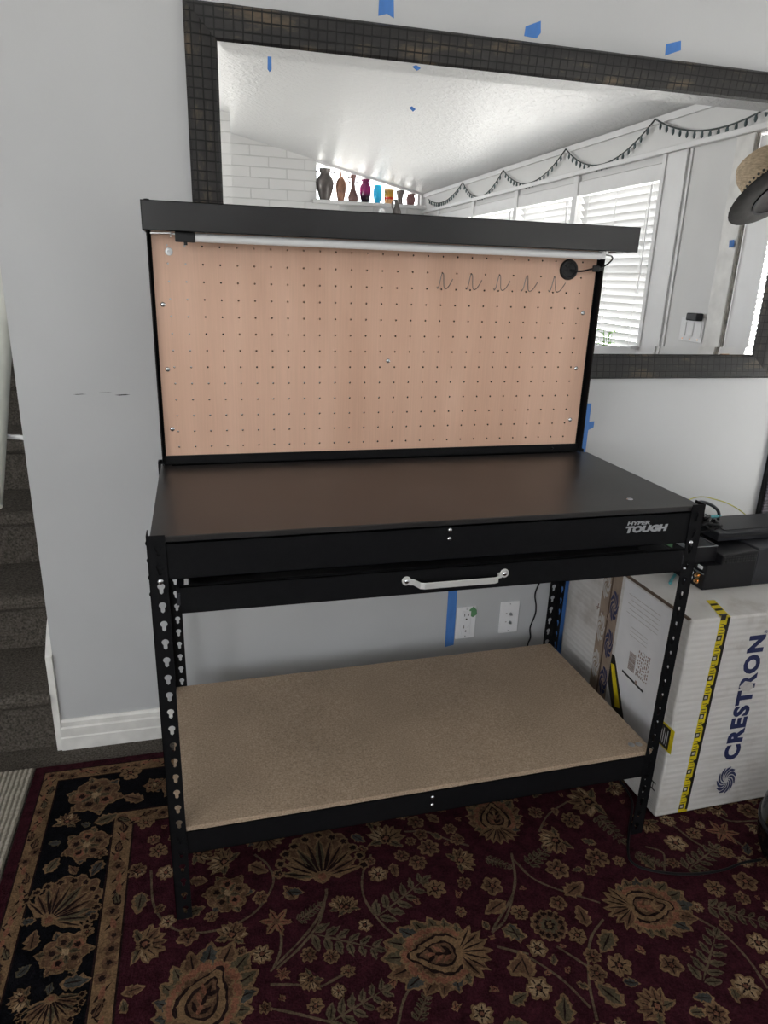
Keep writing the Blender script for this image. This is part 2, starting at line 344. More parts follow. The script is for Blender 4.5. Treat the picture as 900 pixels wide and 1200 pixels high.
MOTIFS= [('A',0.347,0.12,0.089,1.48),('L',0.523,0.13,0.049,1.31),('P',0.562,-0.215,0.113,3.0),('P',0.832,0.133,0.093,1.34),('R',0.476,0.027,0.025,1.48),('R',0.624,0.081,0.029,0.65),('R',0.738,-0.07,0.028,2.49),('R',0.6,-0.046,0.027,0.97),('R',0.412,-0.106,0.017,0.42),('R',0.277,-0.15,0.019,2.52),('R',0.323,-0.165,0.018,5.76),('R',0.352,-0.206,0.016,5.03),('R',0.324,-0.244,0.017,4.81),('R',0.273,-0.265,0.018,1.39),('R',0.41,-0.305,0.02,3.37),('R',0.594,-0.357,0.025,1.74),('R',0.771,-0.159,0.017,1.08),('R',0.618,0.174,0.023,0.67),('R',0.7,0.13,0.02,1.35),('R',0.919,-0.058,0.032,5.82),('R',1.039,0.086,0.031,5.21),('R',1.037,-0.048,0.032,5.07),('R',1.087,-0.071,0.017,5.03),('R',0.998,-0.081,0.017,1.21),('R',0.873,-0.24,0.022,1.95),('R',0.872,-0.151,0.022,3.94),('R',0.771,-0.154,0.022,4.6),('R',0.77,-0.249,0.023,5.37),('R',0.731,-0.334,0.029,5.53),('R',0.925,-0.327,0.028,0.54),('R',1.036,-0.353,0.027,3.8),('R',1.162,-0.432,0.031,4.22),('R',1.059,-0.467,0.027,3.18),('R',1.269,-0.051,0.03,1.12),('R',1.271,-0.2,0.026,2.97),('R',1.361,-0.199,0.03,0.56),('R',1.317,-0.239,0.02,5.87),('R',1.191,-0.237,0.016,5.44),('R',1.224,-0.295,0.016,3.44),('R',0.955,0.135,0.022,1.89),('R',1.264,-0.351,0.028,5.71),('R',1.22,-0.107,0.017,3.59),('R',1.549,0.009,0.03,5.54),('R',0.024,-0.045,0.025,5.33),('R',0.179,-0.125,0.024,3.19),('R',-0.096,0.169,0.024,2.6),('R',0.076,-0.005,0.016,3.76),('R',-0.085,0.329,0.023,2.71),('R',-0.048,0.222,0.024,1.01),('R',-0.062,0.263,0.017,1.92),('R',-0.091,0.163,0.016,5.1),('R',0.867,-0.333,0.023,0.27),('L',0.686,0.021,0.039,0.29),('L',0.274,-0.204,0.027,3.93),('L',0.382,-0.052,0.03,1.76),('L',0.965,0.03,0.046,3.36),('L',1.128,0.141,0.059,2.96),('L',0.952,-0.43,0.043,2.15),('L',-0.071,-0.044,0.047,6.26),('L',0.117,-0.066,0.036,1.23),('L',0.114,0.148,0.042,2.59),('L',0.369,-0.047,0.03,1.27),('S',0.218,-0.052,0.039,3.97),('S',1.42,-0.045,0.045,1.74),('S',0.218,-0.181,0.017,2.23),('E',0.518,0.031,0.022,4.69),('E',0.258,0.02,0.027,2.01),('E',0.72,-0.128,0.034,3.51),('E',0.736,-0.202,0.031,5.68),('E',0.71,-0.276,0.031,0.63),('E',0.931,-0.122,0.035,0.39),('E',0.911,-0.196,0.031,1.44),('E',0.737,-0.2,0.028,4.81),('E',0.929,-0.269,0.037,3.86),('E',0.725,-0.278,0.035,1.49),('E',0.869,-0.38,0.036,2.08),('E',0.762,-0.386,0.035,1.11),('E',1.056,-0.432,0.024,2.88),('E',0.682,-0.344,0.025,0.27),('E',1.126,-0.441,0.018,4.38),('E',0.192,0.111,0.03,5.63),('E',0.269,0.02,0.024,6.0),('E',-0.084,0.072,0.032,4.62),('E',0.049,0.104,0.025,6.03),('E',-0.083,-0.146,0.023,0.11),('E',-0.099,-0.177,0.016,1.81),('E',1.027,-0.456,0.022,6.07),('E',1.157,-0.092,0.027,4.87),('E',1.044,0.006,0.02,2.58),('E',0.928,-0.367,0.019,5.92),('T',0.443,-0.247,0.024,3.9),('T',0.446,-0.167,0.019,5.14),('T',0.547,-0.078,0.024,1.84),('T',0.646,-0.081,0.025,1.2),('T',0.645,-0.316,0.022,2.79),('T',0.544,-0.336,0.024,0.86),('T',0.213,-0.236,0.017,2.4),('T',1.088,-0.327,0.023,6.04),('T',0.996,-0.312,0.027,2.08),('T',0.802,-0.092,0.018,0.06),('T',0.76,-0.308,0.018,0.28),('T',0.807,-0.315,0.018,1.06),('T',0.214,-0.18,0.016,4.92),('F',0.294,-0.101,0.148,-0.48),('F',0.446,-0.091,0.155,0.51),('F',0.295,-0.304,0.133,0.33),('F',0.465,-0.34,0.066,0.94),('F',1.079,-0.401,0.142,0.71),('F',1.22,-0.239,0.119,-0.63),('F',1.242,-0.134,0.132,0.36),('F',1.141,-0.06,0.069,-0.72),('F',0.855,-0.029,0.094,0.5),('F',0.757,0.013,0.062,-0.68),('F',0.267,-0.061,0.066,0.54),('F',1.117,0.085,0.1,-1.4),('P',1.067,-0.208,0.103,-0.18),('O',0.823,-0.201,0.043,2.28),('P',0.051,-0.212,0.122,1.08),('Q',0.115,0.051,0.061,-2.21),('Q',-0.226,0.467,0.08,1.82),('R',-0.139,0.543,0.03,0.61),('Q',-0.069,0.475,0.033,6.17),('E',-0.124,0.434,0.033,2.66),('L',-0.287,0.375,0.032,1.31),('E',-0.186,0.368,0.033,0.37),('Q',-0.225,0.282,0.063,0.35),('E',-0.298,0.231,0.027,1.06),('E',-0.193,0.199,0.027,4.25),('A',-0.243,0.116,0.075,0.94),('E',-0.202,0.062,0.03,0.26),('Q',-0.23,-0.025,0.061,3.08),('E',-0.303,0.021,0.028,1.56),('E',-0.198,-0.1,0.031,6.27),('G',-0.307,-0.05,0.018,0.77),('L',-0.294,-0.115,0.027,3.32),('A',-0.235,-0.167,0.049,4.86),('R',-0.188,0.245,0.017,2.57),('R',-0.191,0.017,0.015,6.2),('G',-0.305,0.306,0.017,3.0),('G',-0.247,-0.104,0.013,1.52),('G',-0.238,0.357,0.015,2.58)]
VINES= [[(0.207,-0.165),(0.265,-0.124),(0.315,-0.069),(0.346,0.013)],[(0.474,0.092),(0.439,0.035),(0.427,-0.031),(0.449,-0.108),(0.481,-0.16)],[(0.485,-0.257),(0.45,-0.292),(0.424,-0.339)],[(0.827,0.011),(0.796,-0.073),(0.735,-0.159),(0.687,-0.189)],[(0.577,0.148),(0.636,0.134),(0.686,0.093),(0.73,0.063)],[(0.685,-0.225),(0.745,-0.257)],[(0.828,0.016),(0.789,-0.088),(0.69,-0.184)],[(0.823,-0.004),(0.856,-0.084),(0.971,-0.173)],[(0.954,-0.215),(0.896,-0.257),(0.844,-0.339),(0.814,-0.423)],[(0.684,-0.224),(0.737,-0.26),(0.787,-0.326),(0.815,-0.396)],[(0.814,-0.254),(0.856,-0.312)],[(1.163,-0.25),(1.202,-0.311),(1.212,-0.38),(1.204,-0.446)],[(1.066,0.156),(0.987,0.121),(0.931,0.067)],[(1.301,0.014),(1.334,-0.076),(1.429,-0.153)],[(1.183,-0.042),(1.215,-0.072),(1.18,-0.128)],[(1.425,-0.039),(1.445,-0.124)],[(1.549,-0.03),(1.468,-0.012),(1.45,0.031)],[(-0.064,0.163),(-0.05,0.049),(0.001,-0.023),(0.087,-0.043),(0.171,-0.016),(0.222,0.056),(0.215,0.116),(0.186,0.157)],[(0.192,-0.169),(0.296,-0.081),(0.339,-0.01),(0.343,0.012)],[(0.226,-0.072),(0.219,-0.124),(0.198,-0.164)],[(0.189,-0.198),(0.242,-0.211),(0.284,-0.226),(0.343,-0.21)],[(0.184,-0.248),(0.234,-0.271),(0.312,-0.311)]]
# ---------------------------------------------------------------- the setting
WY=.72; XR=2.5; YF=-4.9; XL=-3.2; XE=-.345
def cz(x): return 2.225+.215*(XR-x)
boxo('floor',(XL-.2,YF-.2,-.10),(XR+.2,WY+.02,-.012),'carpet',kind='structure')
boxo('wall_front',(XE,WY,-.1),(XR+.15,WY+.12,3.2),'wall',kind='structure')
boxo('wall_front_left',(XL-.15,WY,-.1),(-1.42,WY+.12,3.8),'wall',kind='structure')
boxo('wall_stair_right',(XE,WY+.12,-.1),(XE+.12,3.6,3.9),'wall',kind='structure')
boxo('wall_stair_left',(-1.54,WY+.12,-.1),(-1.42,3.6,3.9),'wall',kind='structure')
boxo('wall_stair_back',(-1.54,3.6,-.1),(XE+.12,3.72,3.9),'wall',kind='structure')
boxo('ceiling_stair',(-1.6,WY,3.75),(XE+.2,3.72,3.85),'white_wall',kind='structure')
def wall_open(name,horiz,fix,a0,a1,z0,z1,holes,th,m):
    """wall slab with rectangular openings; horiz 'y': runs along y at x=fix"""
    mb=MB(); ys=sorted({a0,a1,*[h[0] for h in holes],*[h[1] for h in holes]}); zs=sorted({z0,z1,*[h[2] for h in holes],*[h[3] for h in holes]})
    for i in range(len(ys)-1):
        run=None
        for j in range(len(zs)-1):
            yc=(ys[i]+ys[i+1])/2; zc=(zs[j]+zs[j+1])/2
            if any(h[0]<yc<h[1] and h[2]<zc<h[3] for h in holes): continue
            if horiz=='y': mb.box((fix,ys[i],zs[j]),(fix+th,ys[i+1],zs[j+1]))
            else: mb.box((ys[i],fix-th,zs[j]),(ys[i+1],fix,zs[j+1]))
    return mb.build(name,m,kind='structure')
WIN=[(-1.675,-.815),(-2.565,-1.725),(-3.445,-2.615),(-4.385,-3.495)]
WZ0,WZ1=.90,2.0
DOOR=(-.175,.60)
wall_open('wall_right','y',XR,YF-.15,WY,-.1,2.32,[(a,b,WZ0,WZ1) for a,b in WIN]+[(DOOR[0],DOOR[1],-.012,2.03)],.13,'white_wall')
wall_open('wall_left','y',XL-.13,YF-.15,WY,-.1,3.6,[(-3.9,-2.2,1.0,2.4)],.13,'white_wall')  # opening for the added, unseen window on the left
# back wall, with the clerestory under the slope a narrow window, and an unseen one added for light
wall_open('wall_back','x',YF,XL-.13,XR+.13,-.1,3.7,[(1.356,2.46,2.11,2.58),(.20,.455,2.08,2.6),(-3.0,-.8,1.0,2.6)],.16,'brick')
mb=MB()
for x0,x1 in ((XL-.2,XR+.2),):
    mb.prism([(x0,YF-.2,cz(x0)),(x1,YF-.2,cz(x1)),(x1,YF-.2,cz(x1)+.12),(x0,YF-.2,cz(x0)+.12)],(0,WY+.32-YF,0))
mb.build('ceiling','ceiling',kind='structure')
boxo('trim_cornice',(XR-.018,YF,2.19),(XR,WY,2.223),'trim',kind='structure')
boxo('trim_header',(XR-.03,YF,2.035),(XR,WY,2.062),'trim',kind='structure',bevel=.004)
# the four windows along the right wall
for i,(a,b) in enumerate(WIN,1):
    w=MB()
    for q in (((XR-.02,a-.028,WZ0-.05),(XR-.001,a+.003,WZ1+.034)),((XR-.02,b-.003,WZ0-.05),(XR-.001,b+.028,WZ1+.034))): w.box(*q)
    w=w.build('window_%d'%i,'trim',kind='structure',bevel=.003)
    f=MB()
    for q in (((XR+.07,a,WZ0),(XR+.11,a+.035,WZ1)),((XR+.07,b-.035,WZ0),(XR+.11,b,WZ1)),((XR+.07,a,WZ0),(XR+.11,b,WZ0+.04)),((XR+.07,a,WZ1-.04),(XR+.11,b,WZ1)),((XR+.07,a,(WZ0+WZ1)/2-.02),(XR+.11,b,(WZ0+WZ1)/2+.02))): f.box(*q)
    f.build('window_frame','trim',w,.003)
    boxo('window_pane',(XR+.088,a+.03,WZ0+.03),(XR+.092,b-.03,WZ1-.03),'pane',w)
    boxo('window_sill',(XR-.06,a-.04,WZ0-.05),(XR+.07,b+.04,WZ0-.02),'trim',w,.004)
BL=['nearest the door','second from the door','third from the door','farthest from the door, beside the vase window']
def make_blind(a,b,lab,tilt):
    t=thing('window_blind',(XR+.03,(a+b)/2,WZ1),lab,'blind','window blinds along the right wall')
    boxo('head_rail',(XR-.012,a+.004,WZ1-.085),(XR+.055,b-.004,WZ1-.004),'trim',t,.004)
    s=MB(); z=WZ1-.11; c,sn=math.cos(tilt),math.sin(tilt)
    while z>WZ0+.05:
        for k in range(3):
            u0=-.025+k*.05/3; u1=u0+.05/3; cv=lambda u:.0025*(1-(u/.025)**2)
            p=[(XR+.032+u*c-cv(u)*sn,z+u*sn+cv(u)*c) for u in (u0,u1)]
            s.face([(p[0][0],a+.005,p[0][1]),(p[1][0],a+.005,p[1][1]),(p[1][0],b-.005,p[1][1]),(p[0][0],b-.005,p[0][1])])
        z-=.041
    s.build('slats','blind',t,smooth=True,merge=1e-5)
    boxo('bottom_rail',(XR+.008,a+.012,WZ0+.012),(XR+.056,b-.012,WZ0+.032),'trim',t,.003)
    c_=MB()
    for f in (.14,.5,.86):
        y=a+(b-a)*f; c_.tube([(XR+.004,y,WZ1-.09),(XR+.004,y,WZ0+.03)],.0012,5)
    c_.tube([(XR-.002,b-.09,WZ1-.09),(XR-.002,b-.09,WZ0+.45)],.004,6)
    c_.build('cords','plate',t)
for (a,b),l,tl in zip(WIN,BL,(-1.0,-.85,-.9,-.9)): make_blind(a,b,'white slatted blind in the window '+l,tl)
# clerestory, narrow back window, and the unseen back window added to light the room
for nm,(x0,x1,z0,z1) in (('window_5',(1.356,2.46,2.11,2.58)),('window_6',(.20,.455,2.08,2.6)),('window_8',(-3.0,-.8,1.0,2.6))):
    w=MB()
    if nm=='window_5':
        for q in (((x0-.0,YF-.10,z0-.02),(x1,YF-.06,z0+.012)),((x1-.02,YF-.1,z0),(x1,YF-.06,2.25)),((x0,YF-.1,z0),(x0+.02,YF-.06,z1))): w.box(*q)
        w.prism([(x0,YF-.10,cz(x0)-.022),(x1,YF-.10,cz(x1)-.022),(x1,YF-.10,cz(x1)+.01),(x0,YF-.10,cz(x0)+.01)],(0,.10,0))
    else:
        for q in (((x0,YF-.10,z0),(x0+.05,YF-.04,z1)),((x1-.03,YF-.10,z0),(x1,YF-.04,z1)),((x0,YF-.10,z0),(x1,YF-.04,z0+.05)),((x0,YF-.10,z1-.05),(x1,YF-.04,z1)),(((x0+x1)/2-.02,YF-.10,z0),((x0+x1)/2+.02,YF-.04,z1))): w.box(*q)
    w=w.build(nm,'trim',kind='structure')
    boxo('window_pane',(x0+.005,YF-.085,z0+.005),(x1-.005,YF-.081,z1-.005),'pane',w)
boxo('window_7',(XL-.09,-3.9,1.0),(XL-.086,-2.2,2.4),'pane',kind='structure')  # unseen window added on the left so more daylight fills the room
boxo('trim_ledge',(1.32,YF,2.075),(XR,YF+.07,2.108),'white_wall',kind='structure',bevel=.004)
boxo('trim_ledge_back',(1.36,YF-.16,2.09),(2.455,YF+.0,2.108),'white_wall',kind='structure')
# baseboards: stepped profile
def baseboard(name,x0,x1,y):
    p=[(0,-.012),(-.016,-.012),(-.016,.03),(-.013,.034),(-.013,.062),(-.009,.067),(-.009,.082),(-.004,.090),(0,.090)]
    return MB().prism([(x0,y+a,b) for a,b in p],(x1-x0,0,0)).build(name,'trim_old',kind='structure')
baseboard('baseboard_front',XE-.004,XR,WY)
# skirt on the wall's end along the stairs
MB().prism([(XE-.018,WY-.012,-.012),(XE-.018,WY-.012,.31),(XE-.018,WY+.05,.372),(XE-.018,WY+.33,.57),(XE-.018,WY+.33,-.012)],(.018,0,0)).build('baseboard_stair','trim_old',kind='structure')
# carpeted stairs with a rolled nosing
st=MB(); prof=[(WY-.0,-.012)]
for k in range(9):
    y=.735+k*.268; z=.195*(k+1)
    prof+= [(y,z-.195 if k else -.012),(y,z-.058),(y-.022,z-.050),(y-.034,z-.036),(y-.036,z-.020),(y-.028,z-.006),(y-.010,z)]
prof+=[(3.6,.195*9),(3.6,-.012)]
prof=prof[1:]
st.prism([(-1.42,a,b) for a,b in prof],(1.42+XE-.018,0,0))
st.build('stairs','carpet',kind='structure')
# handrail on the stair side of the wall's end
t=thing('handrail',(-.42,.9,.9),'cream rounded handrail on a bracket beside the carpeted stairs','handrail')
a=Vector((-.448,.757,.80)); b=Vector((-.448,1.95,2.16)); MB().tube(smoothpts([a+(a-b).normalized()*.0,a+(b-a)*.02,a+(b-a)*.5,b],6),.027,16).build('rail','white_enamel',t,smooth=False)
MB().tube(smoothpts([(-.446,.905,.93),(-.42,.90,.925),(-.385,.885,.925),(-.347,.870,.915)],5),.007,8).build('bracket','trim',t)
MB().tube(smoothpts([(-.446,1.22,1.30),(-.42,1.22,1.29),(-.385,1.205,1.28),(-.347,1.19,1.27)],5),.010,8).build('bracket','silver',t)
# door in the right wall with its casing
cs=MB()
for q in (((XR-.014,-.292,-.012),(XR+.0,-.178,2.035)),((XR-.022,.60,-.012),(XR,.70,2.035))): cs.box(*q)
cs.build('trim_door','trim_old',kind='structure',bevel=.004)
boxo('trim_pilaster',(XR-.012,-.79,-.012),(XR,-.63,2.035),'trim',kind='structure',bevel=.003)
boxo('trim_strip',(XR-.008,-.613,-.012),(XR,-.597,2.035),'trim',kind='structure',bevel=.002)
dr=MB()
for q in (((XR+.006,-.166,-.005),(XR+.046,-.015,2.02)),((XR+.006,.44,-.005),(XR+.046,.59,2.02)),((XR+.007,-.02,1.88),(XR+.045,.45,2.02)),((XR+.007,-.02,-.005),(XR+.045,.45,.35))): dr.box(*q)
dr=dr.build('door_1','trim',kind='structure',bevel=.003)
boxo('door_glass',(XR+.024,-.02,.345),(XR+.028,.45,1.885),'pane',dr)
g=MB()
for q in (((XR-.001,-.02,.34),(XR+.012,-.002,1.89)),((XR-.001,.432,.34),(XR+.012,.45,1.89)),((XR-.001,-.02,1.872),(XR+.012,.45,1.89)),((XR-.001,-.02,.34),(XR+.012,.45,.358))): g.box(*q)
g.build('glass_bead','trim',dr)
s=MB(); z=1.86
while z>.38:
    s.face([(XR+.046,-.012,z+.007),(XR+.062,-.012,z-.007),(XR+.062,.442,z-.007),(XR+.046,.442,z+.007)]); z-=.022
s.build('door_blind','blind',dr)
MB().tube([(XR-.035,-.10,.98),(XR-.035,-.10,.981)],.026,16).tube([(XR+.02,-.10,.98),(XR-.035,-.10,.98)],.012,10).build('door_knob','brass',dr)
boxo('trim_weather_strip',(XR-.006,-.1775,-.01),(XR+.004,-.168,2.03),'skirt_gap',kind='structure')
boxo('trim_step_outside',(XR+.13,-.2,-.2),(XR+.9,.65,-.03),'trim_old',kind='structure')
# ---------------------------------------------------------------- rug, runner
def wob(pts,step=.006,amp=.0024,rng=random):
    out=[]
    n=len(pts)
    for i in range(n):
        a,b=pts[i],pts[(i+1)%n]; d=math.dist(a,b); k=max(1,min(12,int(d/step)))
        for j in range(k): out.append((a[0]+(b[0]-a[0])*j/k+rng.uniform(-amp,amp),a[1]+(b[1]-a[1])*j/k+rng.uniform(-amp,amp)))
    return out
RGB=MB(); RGN=[0]; LAY=[.0012]
def poly(pts,col,lay,amp=.0023):
    pts=wob(pts,amp=amp); cl=[(min(max(x,RX0+.004),RX1-.004),min(max(y,RY0+.004),RY1-.004)) for x,y in pts]
    c=[sum(p[i] for p in cl)/len(cl) for i in (0,1)]
    RGB.mi=RUG.index(col); RGN[0]+=1; z=-.0040+lay*.00013+(RGN[0]%37)*.000003
    if CONCAVE[0]:
        try: RGB.face([(x,y,z) for x,y in cl])
        except Exception: pass
    else:
        B=RGB.b; v=[B.verts.new((x,y,z)) for x,y in cl]; m=B.verts.new((c[0],c[1],z))
        for i in range(len(v)):
            f=B.faces.new([v[i],v[(i+1)%len(v)],m]); f.material_index=RGB.mi
CONCAVE=[False]
RX0,RX1,RY0,RY1=-.407,2.06,-2.2,.625
def tr(x,y,a,pts): c,s=math.cos(a),math.sin(a); return [(x+p*c-q*s,y+p*s+q*c) for p,q in pts]
def leafpts(L,W,ser=0,n=9):
    top=[];bot=[]
    for i in range(n+1):
        t=i/n; w=W*math.sin(PI*t**.8)**.9 if 0<t<1 else 0
        if ser and i%2: w*=1-ser
        top.append((L*(t-.5),w)); bot.append((L*(t-.5),-w))
    return top+bot[-2:0:-1]
def leaf(x,y,L,a,body='olive',edge='tan',lay=6,ser=.3,W=.34):
    poly(tr(x,y,a,leafpts(L,L*W,ser)),edge,lay); poly(tr(x,y,a,leafpts(L*.8,L*W*.68,ser)),body,lay+1)
    poly(tr(x,y,a,leafpts(L*.75,L*.03)),'dark',lay+2,.0006)
def flower(x,y,r,n,a,col,lay,depth=.28,pw=.8):
    pts=[]
    for k in range(n*6):
        t=2*PI*k/(n*6); rr=r*(1-depth+depth*abs(math.sin(n*t/2))**pw); pts.append((rr*math.cos(t),rr*math.sin(t)))
    poly(tr(x,y,a,pts),col,lay)
def serr(x,y,r,n,a,col,lay,d=.25,sx=1,sy=1):
    pts=[]
    for k in range(n*2):
        t=2*PI*k/(n*2); rr=r*(1 if k%2 else 1-d); pts.append((rr*math.cos(t)*sx,rr*math.sin(t)*sy))
    poly(tr(x,y,a,pts),col,lay)
def rosette(x,y,r,a):
    n=random.choice((5,6,6,7)); flower(x,y,r,n,a,'tan',8); flower(x,y,r*.78,n,a,random.choice(('cream','brown','tan','brown')),9); 
    for k in range(n):
        t=a+2*PI*(k+.5)/n; poly(tr(x+r*.55*math.cos(t),y+r*.55*math.sin(t),t,leafpts(r*.45,r*.06)),'dark',10,.0006)
    flower(x,y,r*.34,5,a,'dark',11); flower(x,y,r*.18,5,a,'salmon',12)
def lotus(x,y,r,a):
    for k in range(7):
        t=a+(-3+k)*.42; L=r*1.15; c=random.choice(('tan','brown','cream'))
        leaf(x+.55*r*math.cos(t),y+.55*r*math.sin(t),L,t,c,'tan',7+(k%2),0,.26)
    for s in (-1,1): leaf(x+.5*r*math.cos(a+s*2.0),y+.5*r*math.sin(a+s*2.0),r*1.1,a+s*2.0,'olive','tan',6,.3,.25)
    flower(x+.1*r*math.cos(a),y+.1*r*math.sin(a),r*.42,6,a,'tan',10); flower(x+.1*r*math.cos(a),y+.1*r*math.sin(a),r*.28,6,a,'dark',11); flower(x+.1*r*math.cos(a),y+.1*r*math.sin(a),r*.16,5,a,'salmon',12)
def ring(x,y,r,n,a,cols,lay,L,W,sx=1,off=0):
    for k in range(n):
        t=2*PI*(k+off)/n; px,py=r*math.cos(t)*sx,r*math.sin(t)
        q=tr(x,y,a,[(px,py)])[0]; leaf(q[0],q[1],L,a+t,cols[k%len(cols)],'tan',lay,.22,W)
def palmette(x,y,r,a):
    """tulip-shaped flower head: serrated outer leaves, scalloped petals, veined teardrop heart, fan at the foot"""
    def R(t): return r*(.80+.30*max(0,math.cos(t))**2-.10*max(0,-math.cos(t)))
    def at(k,t,sy=.92): return tr(x,y,a,[(k*R(t)*math.cos(t),k*R(t)*math.sin(t)*sy)])[0]
    pts=[at(1.0,2*PI*k/48) for k in range(48)]; poly(pts,'tan',6); poly([at(.95,2*PI*k/48) for k in range(48)],'olive',7)
    order=sorted(range(-7,8),key=lambda k:-abs(k))
    for n,k in enumerate(order):
        t=k*.36; q=at(.83,t); L=r*(.50+.14*math.cos(t)); leaf(q[0],q[1],L,a+t*.86,random.choice(('olive','blue','olive','brown')),'tan',8+2*(n//5),.26,.36)
    for row,(f,sz,col) in enumerate(((.60,.165,'salmon'),(.47,.13,'brown'))):
        for k in range(-5,6):
            t=k*.44; q=at(f,t); flower(q[0],q[1],r*sz*1.25,5,a+t,'tan',16+2*row); flower(q[0],q[1],r*sz,5,a+t,col,17+2*row)
    q=tr(x,y,a,[(.10*r,0)])[0]
    def tear(L,W):
        o=[]
        for i in range(25):
            t=2*PI*i/24; o.append((L*.5*math.cos(t)+ (L*.10 if math.cos(t)>.9 else 0),W*math.sin(t)*(1-.35*math.cos(t))))
        return o[:-1]
    for L,W,c,l in ((1.02,.42,'dark',21),(.94,.37,'tan',22),(.70,.26,'dark',23),(.62,.21,'brown',24)): poly(tr(q[0],q[1],a,tear(L*r,W*r)),c,l)
    for s in (-1,0,1):
        for k in (-1,0,1):
            w=tr(q[0],q[1],a,[(k*r*.16,s*r*.10)])[0]; poly(tr(w[0],w[1],a+s*.7,leafpts(r*.22,r*.04)),random.choice(('dark','tan','salmon')),25,.001)
    for k in (3,-3,2,-2,1,-1,0):
        t=a+PI+k*.33; w=tr(x,y,a,[(-.28*r,0)])[0]; leaf(w[0]+.36*r*math.cos(t),w[1]+.36*r*math.sin(t),r*.66,t,random.choice(('tan','brown','tan')),'tan',26+(3-abs(k))//2,0,.20)
def fan(x,y,r,a):
    flower(x,y,r,11,a,'tan',6,.16); flower(x,y,r*.94,11,a,'brown',7,.16)
    f=tr(x,y,a,[(-.8*r,0)])[0]
    for k in range(11):
        t=a+(-5+k)*.27; L=r*1.35*(1-.04*abs(k-5)); leaf(f[0]+L*.62*math.cos(t),f[1]+L*.62*math.sin(t),L,t,random.choice(('tan','brown','olive')),'tan',8+k%2,0,.13)
        e=(f[0]+L*1.12*math.cos(t),f[1]+L*1.12*math.sin(t)); flower(e[0],e[1],r*.17,5,t,'tan',11); flower(e[0],e[1],r*.10,5,t,'dark',12)
    for k in range(5):
        t=a+(-2+k)*.35; poly(tr(f[0]+r*.45*math.cos(t),f[1]+r*.45*math.sin(t),t,leafpts(r*.8,r*.035)),'dark',13,.0008)
    flower(f[0],f[1],r*.22,5,a,'tan',14); flower(f[0],f[1],r*.13,5,a,'salmon',15)
def rose(x,y,r,a):
    for k in range(6):
        t=a+2*PI*k/6; leaf(x+.72*r*math.cos(t),y+.72*r*math.sin(t),r*.62,t,random.choice(('olive','blue','brown')),'tan',6,.25,.4)
    flower(x,y,r*.86,7,a,'tan',8,.2); flower(x,y,r*.79,7,a,'brown',9,.2)
    for k in range(5):
        t=a+2*PI*k/5; px,py=x+.44*r*math.cos(t),y+.44*r*math.sin(t); flower(px,py,r*.30,5,t,'tan',10); flower(px,py,r*.24,5,t,'salmon' if k%2 else 'brown',11); flower(px,py,r*.12,5,t,'dark',12)
    for k in range(5):
        t=a+2*PI*(k+.5)/5; leaf(x+.3*r*math.cos(t),y+.3*r*math.sin(t),r*.5,t,'olive','tan',13,0,.24)
    flower(x,y,r*.16,5,a,'cream',16)
def lily(x,y,r,a):
    for k in range(6):
        t=a+2*PI*k/6; leaf(x+.5*r*math.cos(t),y+.5*r*math.sin(t),r*1.05,t,'salmon','tan',8,0,.2)
    flower(x,y,r*.22,5,a,'brown',12)
def roundf(x,y,r,a):
    flower(x,y,r,14,a,'tan',8,.14); flower(x,y,r*.88,14,a,'brown',9,.14)
    for k in range(12):
        t=2*PI*k/12; flower(x+.68*r*math.cos(t),y+.68*r*math.sin(t),r*.15,5,t,'dark',10)
    flower(x,y,r*.5,9,a,'olive',11); flower(x,y,r*.3,7,a,'dark',12); flower(x,y,r*.16,6,a,'tan',13)
def frond(x,y,L,a):
    for k in range(6):
        t=k/5.5; px,py=x+L*t*math.cos(a),y+L*t*math.sin(a); ll=L*.30*(1-.35*t)
        for s in (-1,1):
            b=a+s*.95; leaf(px+ll*.55*math.cos(b),py+ll*.55*math.sin(b),ll,b,'olive','vine',5,.12,.24)
    poly(tr(x+L*.5*math.cos(a),y+L*.5*math.sin(a),a,leafpts(L,.0025)),'vine',8,.0006)
    leaf(x+L*1.05*math.cos(a),y+L*1.05*math.sin(a),L*.22,a,'olive','vine',5,.1,.26)
def petal(x,y,L,a):
    for s,d in ((.55,.18),(-.5,-.22)): leaf(x+L*.3*math.cos(a+d),y+L*.3*math.sin(a+d),L*1.0,a+s,'salmon','tan',7,.1,.24)
def vine(pts,w=.0028):
    P=smoothpts([(x,y,0) for x,y in pts],8); L=[];R=[]
    RGB.mi=RUG.index('vine'); RGN[0]+=1; vz=(RGN[0]%37)*.000003
    for i,p in enumerate(P):
        d=P[min(i+1,len(P)-1)]-P[max(i-1,0)]; d.normalize(); n=Vector((-d.y,d.x,0)); j=random.uniform(.75,1.2)*w
        q=lambda v:(min(max(v.x,RX0+.004),RX1-.004),min(max(v.y,RY0+.004),RY1-.004),-.0035+vz)
        L.append(RGB.b.verts.new(q(p+n*j))); R.append(RGB.b.verts.new(q(p-n*j)))
    for i in range(len(P)-1):
        f=RGB.b.faces.new([L[i],L[i+1],R[i+1],R[i]]); f.material_index=RGB.mi
